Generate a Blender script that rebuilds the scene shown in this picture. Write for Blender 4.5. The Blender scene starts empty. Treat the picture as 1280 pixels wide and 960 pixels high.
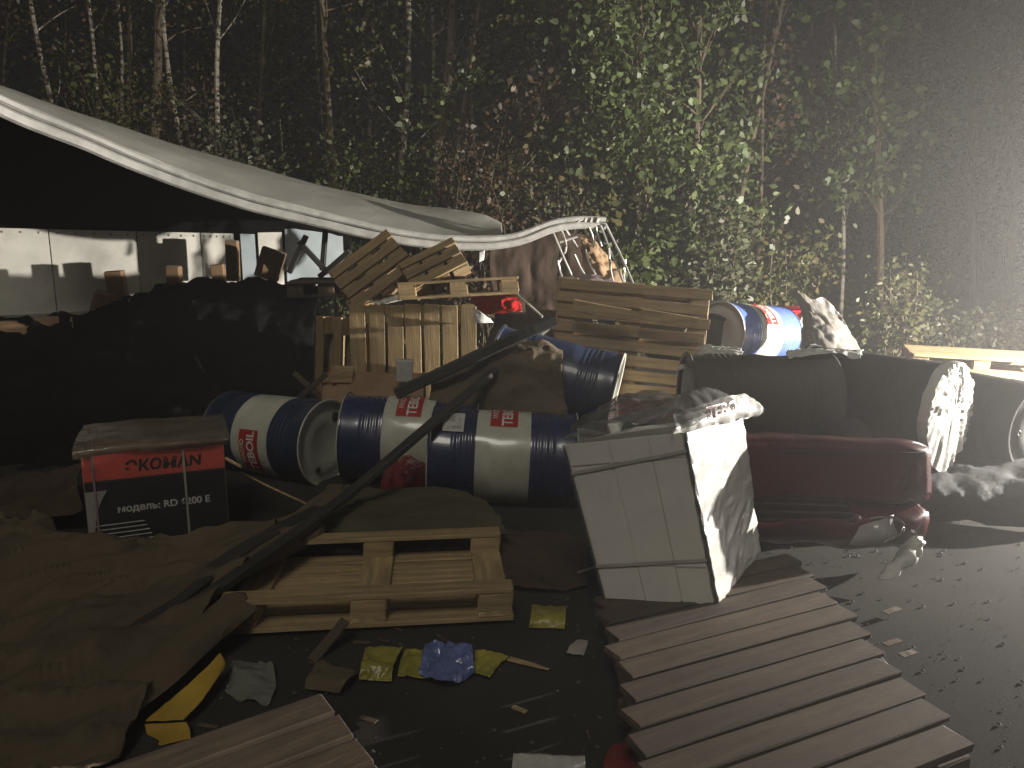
import bpy, bmesh, math, random
import numpy as np
from mathutils import Vector, Matrix, noise, Euler

R = math.radians
random.seed(7)
rng = np.random.default_rng(11)
scene = bpy.context.scene
COL = scene.collection

# ------------------------------------------------------------------ camera
CAM_Z, PITCH, FPX = 1.6, R(10.6), 960.0
cam_d = bpy.data.cameras.new('camera')
cam_d.sensor_width = 36.0
cam_d.lens = 27.0
cam_d.clip_start = 0.05
cam_d.clip_end = 500
cam = bpy.data.objects.new('camera', cam_d)
COL.objects.link(cam)
cam.location = (0, 0, CAM_Z)
cam.rotation_euler = (R(90) - PITCH, 0, 0)
scene.camera = cam

# ------------------------------------------------------------------ night sky, moonlight, exposure
MOON_EL, MOON_AZ = R(50), R(187)          # azimuth from +Y, clockwise: behind the camera
world = bpy.data.worlds.new('World')
scene.world = world
world.use_nodes = True
wn = world.node_tree
wn.nodes.clear()
sky = wn.nodes.new('ShaderNodeTexSky')
sky.sky_type = 'NISHITA'
sky.sun_disc = False
sky.sun_elevation = MOON_EL
sky.sun_rotation = MOON_AZ
bgn = wn.nodes.new('ShaderNodeBackground')
bgn.inputs[1].default_value = 0.00022
wo = wn.nodes.new('ShaderNodeOutputWorld')
wn.links.new(sky.outputs[0], bgn.inputs[0])
wn.links.new(bgn.outputs[0], wo.inputs[0])

sun_d = bpy.data.lights.new('moonlight', 'SUN')
sun_d.energy = 0.165
sun_d.angle = R(15)
sun_d.color = (1.0, 0.95, 0.82)
sun = bpy.data.objects.new('moonlight', sun_d)
COL.objects.link(sun)
sdir = Vector((math.sin(MOON_AZ) * math.cos(MOON_EL), math.cos(MOON_AZ) * math.cos(MOON_EL), math.sin(MOON_EL)))
sun.rotation_euler = sdir.to_track_quat('Z', 'Y').to_euler()
sun.location = sdir * 30

LAMP_POS = Vector((7.0, 5.6, 1.32))       # tripod floodlight standing beside the wreckage
LAMP_POWER = 1750
LAMP_AZ, LAMP_SIZE = 163, 138             # beam direction in plan and full cone angle, degrees
HAZE_DENSITY = 0.018

scene.view_settings.view_transform = 'Standard'
scene.view_settings.look = 'None'
scene.view_settings.exposure = 2.2
scene.view_settings.gamma = 1.0
scene.view_settings.use_curve_mapping = False
scene.render.engine = 'CYCLES'
scene.cycles.use_denoising = True
scene.cycles.max_bounces = 6
scene.cycles.transparent_max_bounces = 12
scene.cycles.volume_bounces = 0
scene.cycles.sample_clamp_indirect = 4.0


# ------------------------------------------------------------------ helpers
SP, CP = math.sin(PITCH), math.cos(PITCH)


def P(px, py, Y):
    u, v = (px - 640) / FPX, (480 - py) / FPX
    d = Vector((u, CP + v * SP, -SP + v * CP))
    return Vector((0, 0, CAM_Z)) + d * (Y / d.y)


def PZ(px, py, z):
    u, v = (px - 640) / FPX, (480 - py) / FPX
    d = Vector((u, CP + v * SP, -SP + v * CP))
    return Vector((0, 0, CAM_Z)) + d * ((z - CAM_Z) / d.z)


def tag(o, label=None, cat=None, group=None, kind=None):
    if label: o['label'] = label
    if cat: o['category'] = cat
    if group: o['group'] = group
    if kind: o['kind'] = kind
    return o


def thing(name, label, cat, loc=(0, 0, 0), group=None, matrix=None):
    o = bpy.data.objects.new(name, None)
    o.empty_display_size = 0.1
    COL.objects.link(o)
    if matrix is not None:
        o.matrix_world = matrix
    else:
        o.location = loc
    o['off'] = [0.0, 0.0, 0.0] if matrix is not None else [float(c) for c in loc]
    return tag(o, label, cat, group)


def link(name, me, parent=None, loc=None, rot=None):
    o = bpy.data.objects.new(name, me)
    COL.objects.link(o)
    if parent is not None:
        o.parent = parent
    if loc is not None: o.location = loc
    if rot is not None: o.rotation_euler = rot
    return o


def fast_mesh(name, verts, faces, m=None, smooth=False):
    """verts (n,3) array, faces (k,4) or (k,3) array"""
    verts = np.asarray(verts, np.float32)
    faces = np.asarray(faces, np.int32)
    me = bpy.data.meshes.new(name)
    k, s = faces.shape
    me.vertices.add(len(verts)); me.vertices.foreach_set('co', verts.ravel())
    me.loops.add(k * s); me.loops.foreach_set('vertex_index', faces.ravel())
    me.polygons.add(k)
    me.polygons.foreach_set('loop_start', np.arange(0, k * s, s, dtype=np.int32))
    me.polygons.foreach_set('loop_total', np.full(k, s, np.int32))
    if smooth:
        me.polygons.foreach_set('use_smooth', np.ones(k, bool))
    me.update(calc_edges=True)
    if m: me.materials.append(m)
    return me


class MB:
    def __init__(s):
        s.v, s.f = [], []

    def add(s, vs, fs):
        n = len(s.v)
        s.v += [Vector(v) for v in vs]
        s.f += [[i + n for i in f] for f in fs]
        return s

    def box(s, c, size, rot=None, ch=0.0):
        """chamfered box"""
        hx, hy, hz = size[0] / 2, size[1] / 2, size[2] / 2
        c = Vector(c)
        M = rot if rot is not None else Matrix.Identity(3)
        bm = bmesh.new()
        bmesh.ops.create_cube(bm, size=1)
        for v in bm.verts:
            v.co = Vector((v.co.x * hx * 2, v.co.y * hy * 2, v.co.z * hz * 2))
        if ch > 0:
            bmesh.ops.bevel(bm, geom=bm.edges[:], offset=min(ch, 0.45 * min(size)), segments=1, affect='EDGES')
        s.add([c + M @ v.co for v in bm.verts], [[v.index for v in f.verts] for f in (bm.verts.index_update() or bm.faces)])
        bm.free()
        return s

    def hexa(s, c):
        """c: 8 corners, bottom 4 then top 4 (ccw from above)"""
        return s.add(c, [[3, 2, 1, 0], [4, 5, 6, 7], [0, 1, 5, 4], [1, 2, 6, 5], [2, 3, 7, 6], [3, 0, 4, 7]])

    def sweep(s, pts, section, up=(0, 0, 1), scale=None, closed_ends=True):
        pts = [Vector(p) for p in pts]
        n, m = len(pts), len(section)
        up = Vector(up)
        vs = []
        for i, p in enumerate(pts):
            t = (pts[min(i + 1, n - 1)] - pts[max(i - 1, 0)]).normalized()
            side = t.cross(up)
            if side.length < 1e-4: side = t.cross(Vector((1, 0, 0)))
            side.normalize()
            u = side.cross(t)
            k = scale(i / (n - 1)) if scale else 1.0
            for a, b in section:
                vs.append(p + side * a * k + u * b * k)
        fs = []
        for i in range(n - 1):
            for j in range(m):
                j2 = (j + 1) % m
                fs.append([i * m + j, i * m + j2, (i + 1) * m + j2, (i + 1) * m + j])
        if closed_ends:
            fs.append(list(range(m))[::-1]); fs.append([(n - 1) * m + j for j in range(m)])
        return s.add(vs, fs)

    def tube(s, pts, r, n=8, scale=None):
        sec = [(r * math.cos(2 * math.pi * k / n), r * math.sin(2 * math.pi * k / n)) for k in range(n)]
        return s.sweep(pts, sec, (0.03, 0.02, 1), scale)

    def lathe(s, prof, n=40, c=(0, 0, 0)):
        """profile of (x, r) about the local X axis"""
        m = len(prof)
        vs, fs = [], []
        for k in range(n):
            a = 2 * math.pi * k / n
            for x, r in prof:
                vs.append((c[0] + x, c[1] + r * math.cos(a), c[2] + r * math.sin(a)))
        for k in range(n):
            k2 = (k + 1) % n
            for j in range(m - 1):
                fs.append([k * m + j, k * m + j + 1, k2 * m + j + 1, k2 * m + j])
        return s.add(vs, fs)

    def mesh(s, name, m=None, smooth=False, off=None):
        me = bpy.data.meshes.new(name)
        o = Vector(off) if off is not None else Vector()
        me.from_pydata([v - o for v in s.v], [], s.f)
        bm = bmesh.new(); bm.from_mesh(me)
        bmesh.ops.recalc_face_normals(bm, faces=bm.faces)
        bm.to_mesh(me); bm.free()
        if smooth:
            me.polygons.foreach_set('use_smooth', [True] * len(me.polygons))
            try: me.set_sharp_from_angle(angle=R(38))
            except Exception: pass
        if m: me.materials.append(m)
        return me

    def build(s, name, m, parent=None, smooth=False):
        off = root_of(parent).get('off') if parent is not None else None
        return link(name, s.mesh(name, m, smooth, off), parent)


def root_of(o):
    while o.parent is not None: o = o.parent
    return o


def rect(w, h, ch=None):
    ch = ch if ch is not None else min(w, h) * 0.18
    a, b = w / 2, h / 2
    return [(-a + ch, -b), (a - ch, -b), (a, -b + ch), (a, b - ch), (a - ch, b), (-a + ch, b), (-a, b - ch), (-a, -b + ch)]


def cr(p0, p1, p2, p3, t):
    return 0.5 * ((2 * p1) + (p2 - p0) * t + (2 * p0 - 5 * p1 + 4 * p2 - p3) * t * t + (3 * p1 - p0 - 3 * p2 + p3) * t ** 3)


def spline(pts, n):
    out = []
    m = len(pts) - 1
    for i in range(n):
        f = i / (n - 1) * m
        k = min(int(f), m - 1)
        t = f - k
        out.append(cr(pts[max(k - 1, 0)], pts[k], pts[k + 1], pts[min(k + 2, m)], t))
    return out


def fbm(p, o=3):
    v, a = 0, 1.0
    for _ in range(o):
        v += a * noise.noise(p); p = p * 2.03 + Vector((3.1, 1.7, 9.2)); a *= 0.5
    return v


def ridged(p, o=3):
    v, a = 0, 1.0
    for _ in range(o):
        v += a * (1 - 2 * abs(noise.noise(p))); p = p * 2.1 + Vector((5.1, 2.7, 1.2)); a *= 0.5
    return v


def sheet(name, net, m, nu=50, nv=50, amp=0.03, scale=4.0, direction=None, stretch=0.2, parent=None, thick=0.006, seed=0, edge=0.0):
    """crumpled cloth / film patch through a net of control points"""
    rows = [spline([Vector(p) for p in r], nu) for r in net]
    g = []
    for i in range(nu):
        g.append(spline([r[i] for r in rows], nv))
    d = Vector(direction).normalized() if direction is not None else None
    vs = []
    off = Vector((seed * 7.3, seed * 3.1, seed * 1.9))
    for i in range(nu):
        for j in range(nv):
            p = g[i][j]
            tu = g[min(i + 1, nu - 1)][j] - g[max(i - 1, 0)][j]
            tv = g[i][min(j + 1, nv - 1)] - g[i][max(j - 1, 0)]
            n = tu.cross(tv)
            if n.length > 1e-9: n.normalize()
            q = p * scale
            if d is not None:
                al = q.dot(d)
                q = q - d * al * (1 - stretch)
            h = amp * (0.75 * ridged(q + off, 3) + 0.5 * fbm(q * 0.6 + off, 2))
            e = Vector()
            if edge and (i in (0, nu - 1) or j in (0, nv - 1)):
                e = Vector((noise.noise(q * 2 + off), noise.noise(q * 2 + off * 2 + Vector((4, 4, 4))), 0)) * edge
            vs.append(p + n * h + e)
    fs = [[i * nv + j, (i + 1) * nv + j, (i + 1) * nv + j + 1, i * nv + j + 1] for i in range(nu - 1) for j in range(nv - 1)]
    mb = MB(); mb.add(vs, fs)
    o = mb.build(name, m, parent, smooth=False)
    o.data.polygons.foreach_set('use_smooth', [True] * len(o.data.polygons))
    if thick:
        md = o.modifiers.new('solid', 'SOLIDIFY'); md.thickness = thick; md.offset = -1
    return o


# ------------------------------------------------------------------ materials
def nt(name):
    m = bpy.data.materials.new(name)
    m.use_nodes = True
    t = m.node_tree
    return m, t, t.nodes['Principled BSDF'], t.nodes['Material Output']


def mat(name, base, rough=0.6, metal=0.0, var=0.2, scale=6.0, bump=0.15, bscale=40.0, coat=0.0, dirt=0.0, dirt_col=(0.05, 0.04, 0.03),
        map_scale=(1, 1, 1), spec=0.5, rand=0.0, dist=0.01, detail=5.0):
    m, t, b, out = nt(name)
    N, L = t.nodes, t.links
    tc = N.new('ShaderNodeTexCoord')
    mp = N.new('ShaderNodeMapping'); mp.inputs['Scale'].default_value = map_scale
    L.new(tc.outputs['Object'], mp.inputs[0])
    n1 = N.new('ShaderNodeTexNoise'); n1.inputs['Scale'].default_value = scale; n1.inputs['Detail'].default_value = detail
    L.new(mp.outputs[0], n1.inputs['Vector'])
    cr_ = N.new('ShaderNodeValToRGB')
    cr_.color_ramp.elements[0].position = 0.3; cr_.color_ramp.elements[1].position = 0.7
    cr_.color_ramp.elements[0].color = (*[max(0, c * (1 - var)) for c in base], 1)
    cr_.color_ramp.elements[1].color = (*[min(1, c * (1 + var)) for c in base], 1)
    L.new(n1.outputs['Fac'], cr_.inputs[0])
    col = cr_.outputs[0]
    if dirt > 0:
        n3 = N.new('ShaderNodeTexNoise'); n3.inputs['Scale'].default_value = scale * 0.6; n3.inputs['Detail'].default_value = 8
        n3.inputs['Roughness'].default_value = 0.7
        L.new(tc.outputs['Object'], n3.inputs['Vector'])
        r3 = N.new('ShaderNodeValToRGB'); r3.color_ramp.elements[0].position = 0.48; r3.color_ramp.elements[1].position = 0.72
        L.new(n3.outputs['Fac'], r3.inputs[0])
        mu = N.new('ShaderNodeMath'); mu.operation = 'MULTIPLY'; mu.inputs[1].default_value = dirt
        L.new(r3.outputs[0], mu.inputs[0])
        mx = N.new('ShaderNodeMix'); mx.data_type = 'RGBA'
        L.new(mu.outputs[0], mx.inputs[0]); L.new(col, mx.inputs[6]); mx.inputs[7].default_value = (*dirt_col, 1)
        col = mx.outputs[2]
    if rand > 0:
        oi = N.new('ShaderNodeObjectInfo')
        mr = N.new('ShaderNodeMapRange'); mr.inputs[3].default_value = 1 - rand; mr.inputs[4].default_value = 1 + rand
        L.new(oi.outputs['Random'], mr.inputs[0])
        hs = N.new('ShaderNodeHueSaturation')
        L.new(mr.outputs[0], hs.inputs['Value']); L.new(col, hs.inputs['Color'])
        col = hs.outputs[0]
    L.new(col, b.inputs['Base Color'])
    n2 = N.new('ShaderNodeTexNoise'); n2.inputs['Scale'].default_value = bscale; n2.inputs['Detail'].default_value = 4
    L.new(mp.outputs[0], n2.inputs['Vector'])
    bp = N.new('ShaderNodeBump'); bp.inputs['Strength'].default_value = bump; bp.inputs['Distance'].default_value = dist
    L.new(n2.outputs['Fac'], bp.inputs['Height']); L.new(bp.outputs[0], b.inputs['Normal'])
    rr = N.new('ShaderNodeMapRange'); rr.inputs[3].default_value = max(0.02, rough - 0.12); rr.inputs[4].default_value = min(1, rough + 0.12)
    L.new(n1.outputs['Fac'], rr.inputs[0]); L.new(rr.outputs[0], b.inputs['Roughness'])
    b.inputs['Metallic'].default_value = metal
    b.inputs['Specular IOR Level'].default_value = spec
    if coat: b.inputs['Coat Weight'].default_value = coat; b.inputs['Coat Roughness'].default_value = 0.08
    return m


def film_mat(name, base, alpha=0.35, rough=0.12, bump=0.5, bscale=25):
    m = mat(name, base, rough, 0, 0.1, 8, bump, bscale, spec=0.8)
    m.node_tree.nodes['Principled BSDF'].inputs['Alpha'].default_value = alpha
    return m


def wood_mat(name, base, rand=0.22):
    m = mat(name, base, 0.75, 0, 0.32, 3.0, 0.35, 9.0, map_scale=(1.2, 14, 14), rand=rand, dirt=0.55, dirt_col=(base[0] * 0.3, base[1] * 0.28, base[2] * 0.26), dist=0.006)
    return m


def leaf_mat(name, cols, trans=0.35):
    m, t, b, out = nt(name)
    N, L = t.nodes, t.links
    g = N.new('ShaderNodeNewGeometry')
    r = N.new('ShaderNodeValToRGB')
    els = r.color_ramp.elements
    els[0].color = (*cols[0], 1); els[0].position = 0
    els[1].color = (*cols[-1], 1); els[1].position = 1
    for i, c in enumerate(cols[1:-1]):
        e = els.new((i + 1) / (len(cols) - 1)); e.color = (*c, 1)
    L.new(g.outputs['Random Per Island'], r.inputs[0])
    L.new(r.outputs[0], b.inputs['Base Color'])
    b.inputs['Roughness'].default_value = 0.5
    tr = N.new('ShaderNodeBsdfTranslucent'); L.new(r.outputs[0], tr.inputs[0])
    mx = N.new('ShaderNodeMixShader'); mx.inputs[0].default_value = trans
    L.new(b.outputs[0], mx.inputs[1]); L.new(tr.outputs[0], mx.inputs[2]); L.new(mx.outputs[0], out.inputs[0])
    return m


def birch_mat(name, base):
    m, t, b, out = nt(name)
    N, L = t.nodes, t.links
    tc = N.new('ShaderNodeTexCoord')
    mp = N.new('ShaderNodeMapping'); mp.inputs['Scale'].default_value = (3, 3, 14)
    L.new(tc.outputs['Object'], mp.inputs[0])
    n = N.new('ShaderNodeTexNoise'); n.inputs['Scale'].default_value = 1.6; n.inputs['Detail'].default_value = 6
    L.new(mp.outputs[0], n.inputs['Vector'])
    r = N.new('ShaderNodeValToRGB')
    r.color_ramp.elements[0].position = 0.40; r.color_ramp.elements[1].position = 0.52
    r.color_ramp.elements[0].color = (0.03, 0.025, 0.02, 1); r.color_ramp.elements[1].color = (*base, 1)
    L.new(n.outputs['Fac'], r.inputs[0]); L.new(r.outputs[0], b.inputs['Base Color'])
    b.inputs['Roughness'].default_value = 0.85
    bp = N.new('ShaderNodeBump'); bp.inputs['Strength'].default_value = 0.5; bp.inputs['Distance'].default_value = 0.02
    L.new(n.outputs['Fac'], bp.inputs['Height']); L.new(bp.outputs[0], b.inputs['Normal'])
    return m


M = {}
M['wood'] = wood_mat('pallet_wood', (0.27, 0.19, 0.095))
M['wood_grey'] = wood_mat('weathered_wood', (0.07, 0.049, 0.032), 0.3)
M['wood_pale'] = wood_mat('fresh_wood', (0.36, 0.26, 0.13), 0.15)
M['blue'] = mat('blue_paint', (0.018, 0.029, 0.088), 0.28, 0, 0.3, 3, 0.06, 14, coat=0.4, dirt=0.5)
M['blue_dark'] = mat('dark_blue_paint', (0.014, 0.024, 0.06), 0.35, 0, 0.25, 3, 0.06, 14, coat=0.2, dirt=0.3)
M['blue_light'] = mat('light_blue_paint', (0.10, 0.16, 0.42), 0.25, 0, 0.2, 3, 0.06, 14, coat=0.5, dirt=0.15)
M['drum_white'] = mat('drum_white_paint', (0.50, 0.50, 0.42), 0.28, 0, 0.08, 3, 0.08, 12, coat=0.3, dirt=0.5, dirt_col=(0.2, 0.17, 0.12))
M['drum_end'] = mat('drum_end_steel', (0.46, 0.47, 0.41), 0.4, 0.0, 0.15, 4, 0.08, 16, dirt=0.3)
M['black_wrap'] = mat('black_wrap', (0.016, 0.016, 0.017), 0.75, 0, 0.3, 5, 0.4, 18, spec=0.2, dirt=0.3, dirt_col=(0.05, 0.045, 0.04))
M['grey_wrap'] = mat('grey_wrap', (0.06, 0.053, 0.043), 0.7, 0, 0.25, 5, 0.4, 18, dirt=0.3)
M['label_red'] = mat('label_red', (0.33, 0.02, 0.015), 0.4, 0, 0.1, 8, 0.05, 30)
M['print_white'] = mat('print_white', (0.62, 0.60, 0.54), 0.45, 0, 0.05, 8, 0.02, 30)
M['print_dark'] = mat('print_dark', (0.02, 0.012, 0.012), 0.5, 0, 0.05, 8, 0.02, 30)
M['paper'] = mat('label_paper', (0.48, 0.47, 0.44), 0.6, 0, 0.1, 30, 0.05, 30)
M['steel'] = mat('galvanised_rail', (0.34, 0.335, 0.31), 0.5, 0.1, 0.2, 9, 0.15, 26, dirt=0.5, dirt_col=(0.22, 0.2, 0.17))
M['rod'] = mat('bent_rod_steel', (0.55, 0.54, 0.5), 0.4, 0.4, 0.2, 9, 0.1, 26, dirt=0.3)
M['roof'] = mat('roof_skin', (0.30, 0.29, 0.26), 0.55, 0, 0.12, 1.6, 0.15, 7, dirt=0.35, dirt_col=(0.22, 0.21, 0.18), dist=0.03)
M['wallpan'] = mat('wall_panel_paint', (0.70, 0.675, 0.60), 0.5, 0, 0.2, 2.2, 0.15, 9, dirt=0.5, dirt_col=(0.22, 0.2, 0.17))
M['wallblue'] = mat('wall_panel_blue', (0.40, 0.46, 0.48), 0.5, 0, 0.2, 2.2, 0.15, 9, dirt=0.4, dirt_col=(0.2, 0.2, 0.2))
M['black'] = mat('shade_black', (0.006, 0.006, 0.006), 0.9, 0, 0.3, 3, 0.2, 20, spec=0.05)  # near-black colour standing in for shade in and under the trailer
M['dusty'] = mat('dusty_beam', (0.026, 0.023, 0.018), 0.7, 0, 0.3, 6, 0.25, 24, dirt=0.5, dirt_col=(0.055, 0.045, 0.032))
M['rubber'] = mat('dark_beam_paint', (0.03, 0.03, 0.027), 0.55, 0, 0.3, 6, 0.25, 24, dirt=0.5, dirt_col=(0.06, 0.05, 0.035))
M['brown'] = mat('brown_tarp', (0.098, 0.075, 0.048), 0.8, 0, 0.28, 2.6, 0.45, 30, dirt=0.55, dirt_col=(0.05, 0.038, 0.026), dist=0.012, spec=0.25)
M['brown_dark'] = mat('dark_brown_tarp', (0.06, 0.04, 0.028), 0.8, 0, 0.3, 2.6, 0.4, 30, dirt=0.5, dirt_col=(0.015, 0.011, 0.008), spec=0.2)
M['kraft'] = mat('kraft_cardboard', (0.26, 0.165, 0.09), 0.8, 0, 0.15, 5, 0.15, 40, dirt=0.4, dirt_col=(0.12, 0.075, 0.04))
M['olive'] = mat('olive_cloth', (0.07, 0.062, 0.038), 0.85, 0, 0.25, 3, 0.4, 30, dirt=0.4, spec=0.2)
M['grey_tarp'] = mat('grey_tarp', (0.15, 0.14, 0.125), 0.5, 0, 0.18, 4, 0.3, 26, dirt=0.4, dirt_col=(0.13, 0.11, 0.09))
M['white_film'] = mat('crumpled_white_film', (0.62, 0.61, 0.58), 0.22, 0, 0.08, 8, 0.5, 20, spec=0.7)
M['film_dark'] = film_mat('dark_clear_film', (0.11, 0.11, 0.115), 0.5)
M['film'] = film_mat('clear_film', (0.4, 0.4, 0.4), 0.06)
M['film_mauve'] = film_mat('mauve_film', (0.30, 0.22, 0.24), 0.75, 0.3)
M['film_brown'] = film_mat('brownish_film', (0.16, 0.125, 0.09), 0.55, 0.2)
M['tray'] = film_mat('clear_tray_plastic', (0.25, 0.26, 0.22), 0.5, 0.08, 0.3, 20)
M['film_top'] = film_mat('clear_top_film', (0.22, 0.22, 0.22), 0.38, 0.1, 0.6, 14)
M['carton_white'] = mat('white_carton', (0.58, 0.55, 0.51), 0.6, 0, 0.07, 3, 0.15, 18, dirt=0.25, dirt_col=(0.3, 0.27, 0.22))
M['strap'] = mat('grey_strap', (0.33, 0.31, 0.28), 0.5, 0, 0.1, 9, 0.1, 40)
M['ek_red'] = mat('carton_red', (0.62, 0.085, 0.06), 0.35, 0, 0.1, 5, 0.2, 14, coat=0.3)
M['ek_black'] = mat('carton_black', (0.011, 0.011, 0.012), 0.35, 0, 0.2, 5, 0.2, 14, coat=0.25)
M['car_red'] = mat('dark_red_car_paint', (0.065, 0.007, 0.011), 0.3, 0.0, 0.25, 3, 0.06, 10, coat=0.5, dirt=0.3)
M['red'] = mat('red_plastic', (0.42, 0.02, 0.016), 0.4, 0, 0.2, 5, 0.3, 14)
M['red_film'] = mat('dark_red_film', (0.15, 0.02, 0.02), 0.15, 0, 0.3, 6, 0.7, 22, spec=0.8)
M['chrome'] = mat('chrome', (0.75, 0.75, 0.74), 0.12, 1.0, 0.1, 5, 0.1, 10)
M['lens'] = film_mat('lamp_lens', (0.6, 0.58, 0.58), 0.45, 0.06, 0.1, 60)
M['yellow'] = mat('yellow_tape', (0.42, 0.27, 0.035), 0.4, 0, 0.2, 6, 0.3, 18, dirt=0.35, dirt_col=(0.2, 0.13, 0.03))
M['lime'] = mat('lime_packet', (0.30, 0.27, 0.04), 0.35, 0, 0.3, 9, 0.5, 22, dirt=0.5, dirt_col=(0.12, 0.11, 0.03))
M['blue_film'] = mat('blue_plastic', (0.12, 0.16, 0.36), 0.14, 0, 0.4, 12, 0.7, 24, spec=0.8)
M['asphalt'] = mat('asphalt', (0.034, 0.030, 0.026), 0.95, 0, 0.35, 1.4, 0.5, 130, dirt=0.6, dirt_col=(0.018, 0.016, 0.013), detail=10, dist=0.003, spec=0.12)
M['soil'] = mat('verge_soil', (0.05, 0.042, 0.028), 0.95, 0, 0.35, 2.0, 0.6, 30, dirt=0.5, dirt_col=(0.025, 0.03, 0.012))
M['pebble'] = mat('pebbles', (0.09, 0.085, 0.075), 0.85, 0, 0.4, 15, 0.3, 60, rand=0.3)
M['tyre'] = mat('tyre_rubber', (0.012, 0.012, 0.012), 0.8, 0, 0.2, 8, 0.2, 50)
M['birch'] = birch_mat('birch_bark', (0.27, 0.24, 0.185))
M['bark'] = mat('dark_bark', (0.10, 0.078, 0.05), 0.9, 0, 0.4, 5, 0.8, 12, map_scale=(3, 3, 0.7), dist=0.03)
M['leaf_green'] = leaf_mat('leaf_green', [(0.042, 0.066, 0.018), (0.078, 0.112, 0.03), (0.055, 0.072, 0.025), (0.15, 0.18, 0.06)])
M['leaf_olive'] = leaf_mat('leaf_olive', [(0.055, 0.065, 0.018), (0.10, 0.10, 0.03), (0.10, 0.08, 0.028), (0.05, 0.075, 0.02)])
M['leaf_rust'] = leaf_mat('leaf_rust', [(0.08, 0.04, 0.02), (0.10, 0.06, 0.03), (0.06, 0.05, 0.03), (0.11, 0.09, 0.06)])
M['leaf_pale'] = leaf_mat('leaf_pale', [(0.07, 0.075, 0.04), (0.12, 0.12, 0.07), (0.08, 0.09, 0.045), (0.10, 0.085, 0.05)])
M['leaf_yellow'] = leaf_mat('leaf_yellow', [(0.09, 0.09, 0.03), (0.065, 0.075, 0.028), (0.115, 0.105, 0.045), (0.06, 0.065, 0.025)])
M['grass'] = leaf_mat('grass', [(0.05, 0.06, 0.02), (0.09, 0.085, 0.03), (0.10, 0.08, 0.04), (0.06, 0.075, 0.02)])

# ------------------------------------------------------------------ ground, road, haze
def ground_sheet(name, x0, x1, y0, y1, z, m, nx, ny, amp, sc):
    xs = np.linspace(x0, x1, nx); ys = np.linspace(y0, y1, ny)
    vs = np.array([(x, y, z + amp * noise.noise(Vector((x * sc, y * sc, 3)))) for x in xs for y in ys])
    fs = np.array([(i * ny + j, (i + 1) * ny + j, (i + 1) * ny + j + 1, i * ny + j + 1) for i in range(nx - 1) for j in range(ny - 1)])
    o = link(name, fast_mesh(name, vs, fs, m, True)); o['kind'] = 'structure'
    return o


ground_sheet('ground', -60, 60, -25, 75, -0.03, M['soil'], 60, 60, 0.012, 0.5)
ground_sheet('road', -40, 40, -15, 10.2, 0.0, M['asphalt'], 90, 60, 0.004, 1.4)

hz = MB(); hz.box((0, 25, 6.5), (128, 108, 15))
haze = hz.build('haze', None); haze['kind'] = 'stuff'
tag(haze, 'thin grey smoke haze hanging over the whole wreck', 'haze')
hm, ht, hb, ho = nt('haze_air')
ht.nodes.remove(hb)
pv = ht.nodes.new('ShaderNodeVolumePrincipled')
pv.inputs['Color'].default_value = (0.95, 0.92, 0.91, 1)
pv.inputs['Density'].default_value = HAZE_DENSITY
pv.inputs['Anisotropy'].default_value = 0.78
ht.links.new(pv.outputs[0], ho.inputs['Volume'])
haze.data.materials.append(hm)


# ------------------------------------------------------------------ floodlight (a real lamp beside the scene)
def floodlight():
    t = thing('work_floodlight', 'tripod work floodlight standing on the road beside the wreckage', 'floodlight', (LAMP_POS.x, LAMP_POS.y, 0))
    d = Vector((math.cos(R(LAMP_AZ)), math.sin(R(LAMP_AZ)), -0.2)).normalized()
    q = d.to_track_quat('Y', 'Z').to_matrix()
    top = LAMP_POS - d * 0.12
    m = MB(); m.tube([Vector((LAMP_POS.x, LAMP_POS.y, 0.5)) - d * 0.12, top - Vector((0, 0, 0.16))], 0.018); m.build('mast', M['rubber'], t, True)
    for k in range(3):
        a = k * 2.1 + 0.4
        m = MB(); m.tube([Vector((top.x, top.y, 0.75)), Vector((top.x + 0.5 * math.cos(a), top.y + 0.5 * math.sin(a), 0.0))], 0.013); m.build('leg', M['rubber'], t, True)
    m = MB(); m.box(top, (0.34, 0.1, 0.26), q, 0.012); h = m.build('housing', M['yellow'], t)
    lm, lt, lb, lo = nt('lamp_glow')
    lb.inputs['Emission Color'].default_value = (1, 0.95, 0.85, 1); lb.inputs['Emission Strength'].default_value = 40
    m = MB(); m.box(top + d * 0.055, (0.30, 0.012, 0.22), q, 0.003); m.build('lens', lm, h)
    l = bpy.data.lights.new('floodlight_beam', 'SPOT')
    l.energy = LAMP_POWER; l.color = (1.0, 0.945, 0.86); l.spot_size = R(LAMP_SIZE); l.spot_blend = 0.9; l.shadow_soft_size = 0.05
    o = bpy.data.objects.new('floodlight_beam', l); COL.objects.link(o); o.parent = t
    o.location = (0, 0, LAMP_POS.z); o.rotation_euler = (-d).to_track_quat('Z', 'Y').to_euler()


floodlight()

# ------------------------------------------------------------------ wrecked trailer
NEAR = [(-140, 62, 4.9), (0, 131, 5.6), (100, 172, 6.0), (200, 214, 6.4), (300, 249, 6.7), (400, 274, 6.95), (500, 296, 7.15), (580, 304, 7.3), (640, 300, 7.4), (690, 283, 7.48), (722, 278, 7.52), (757, 279, 7.55)]
FAR = [(-160, 62, 6.9), (0, 112, 7.6), (168, 165, 8.1), (285, 200, 8.5), (430, 239, 8.8), (530, 258, 8.95), (600, 268, 9.0), (627, 280, 9.0)]
TR = P(0, 285, 7.6); TR.z = 0
trailer = thing('wrecked_trailer', 'wrecked lorry trailer with a sagging grey roof and pale far side wall', 'trailer', (TR.x, TR.y, 0))
near = [P(*p) for p in NEAR]; far = [P(*p) for p in FAR]
ns = spline(near, 90)


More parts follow.
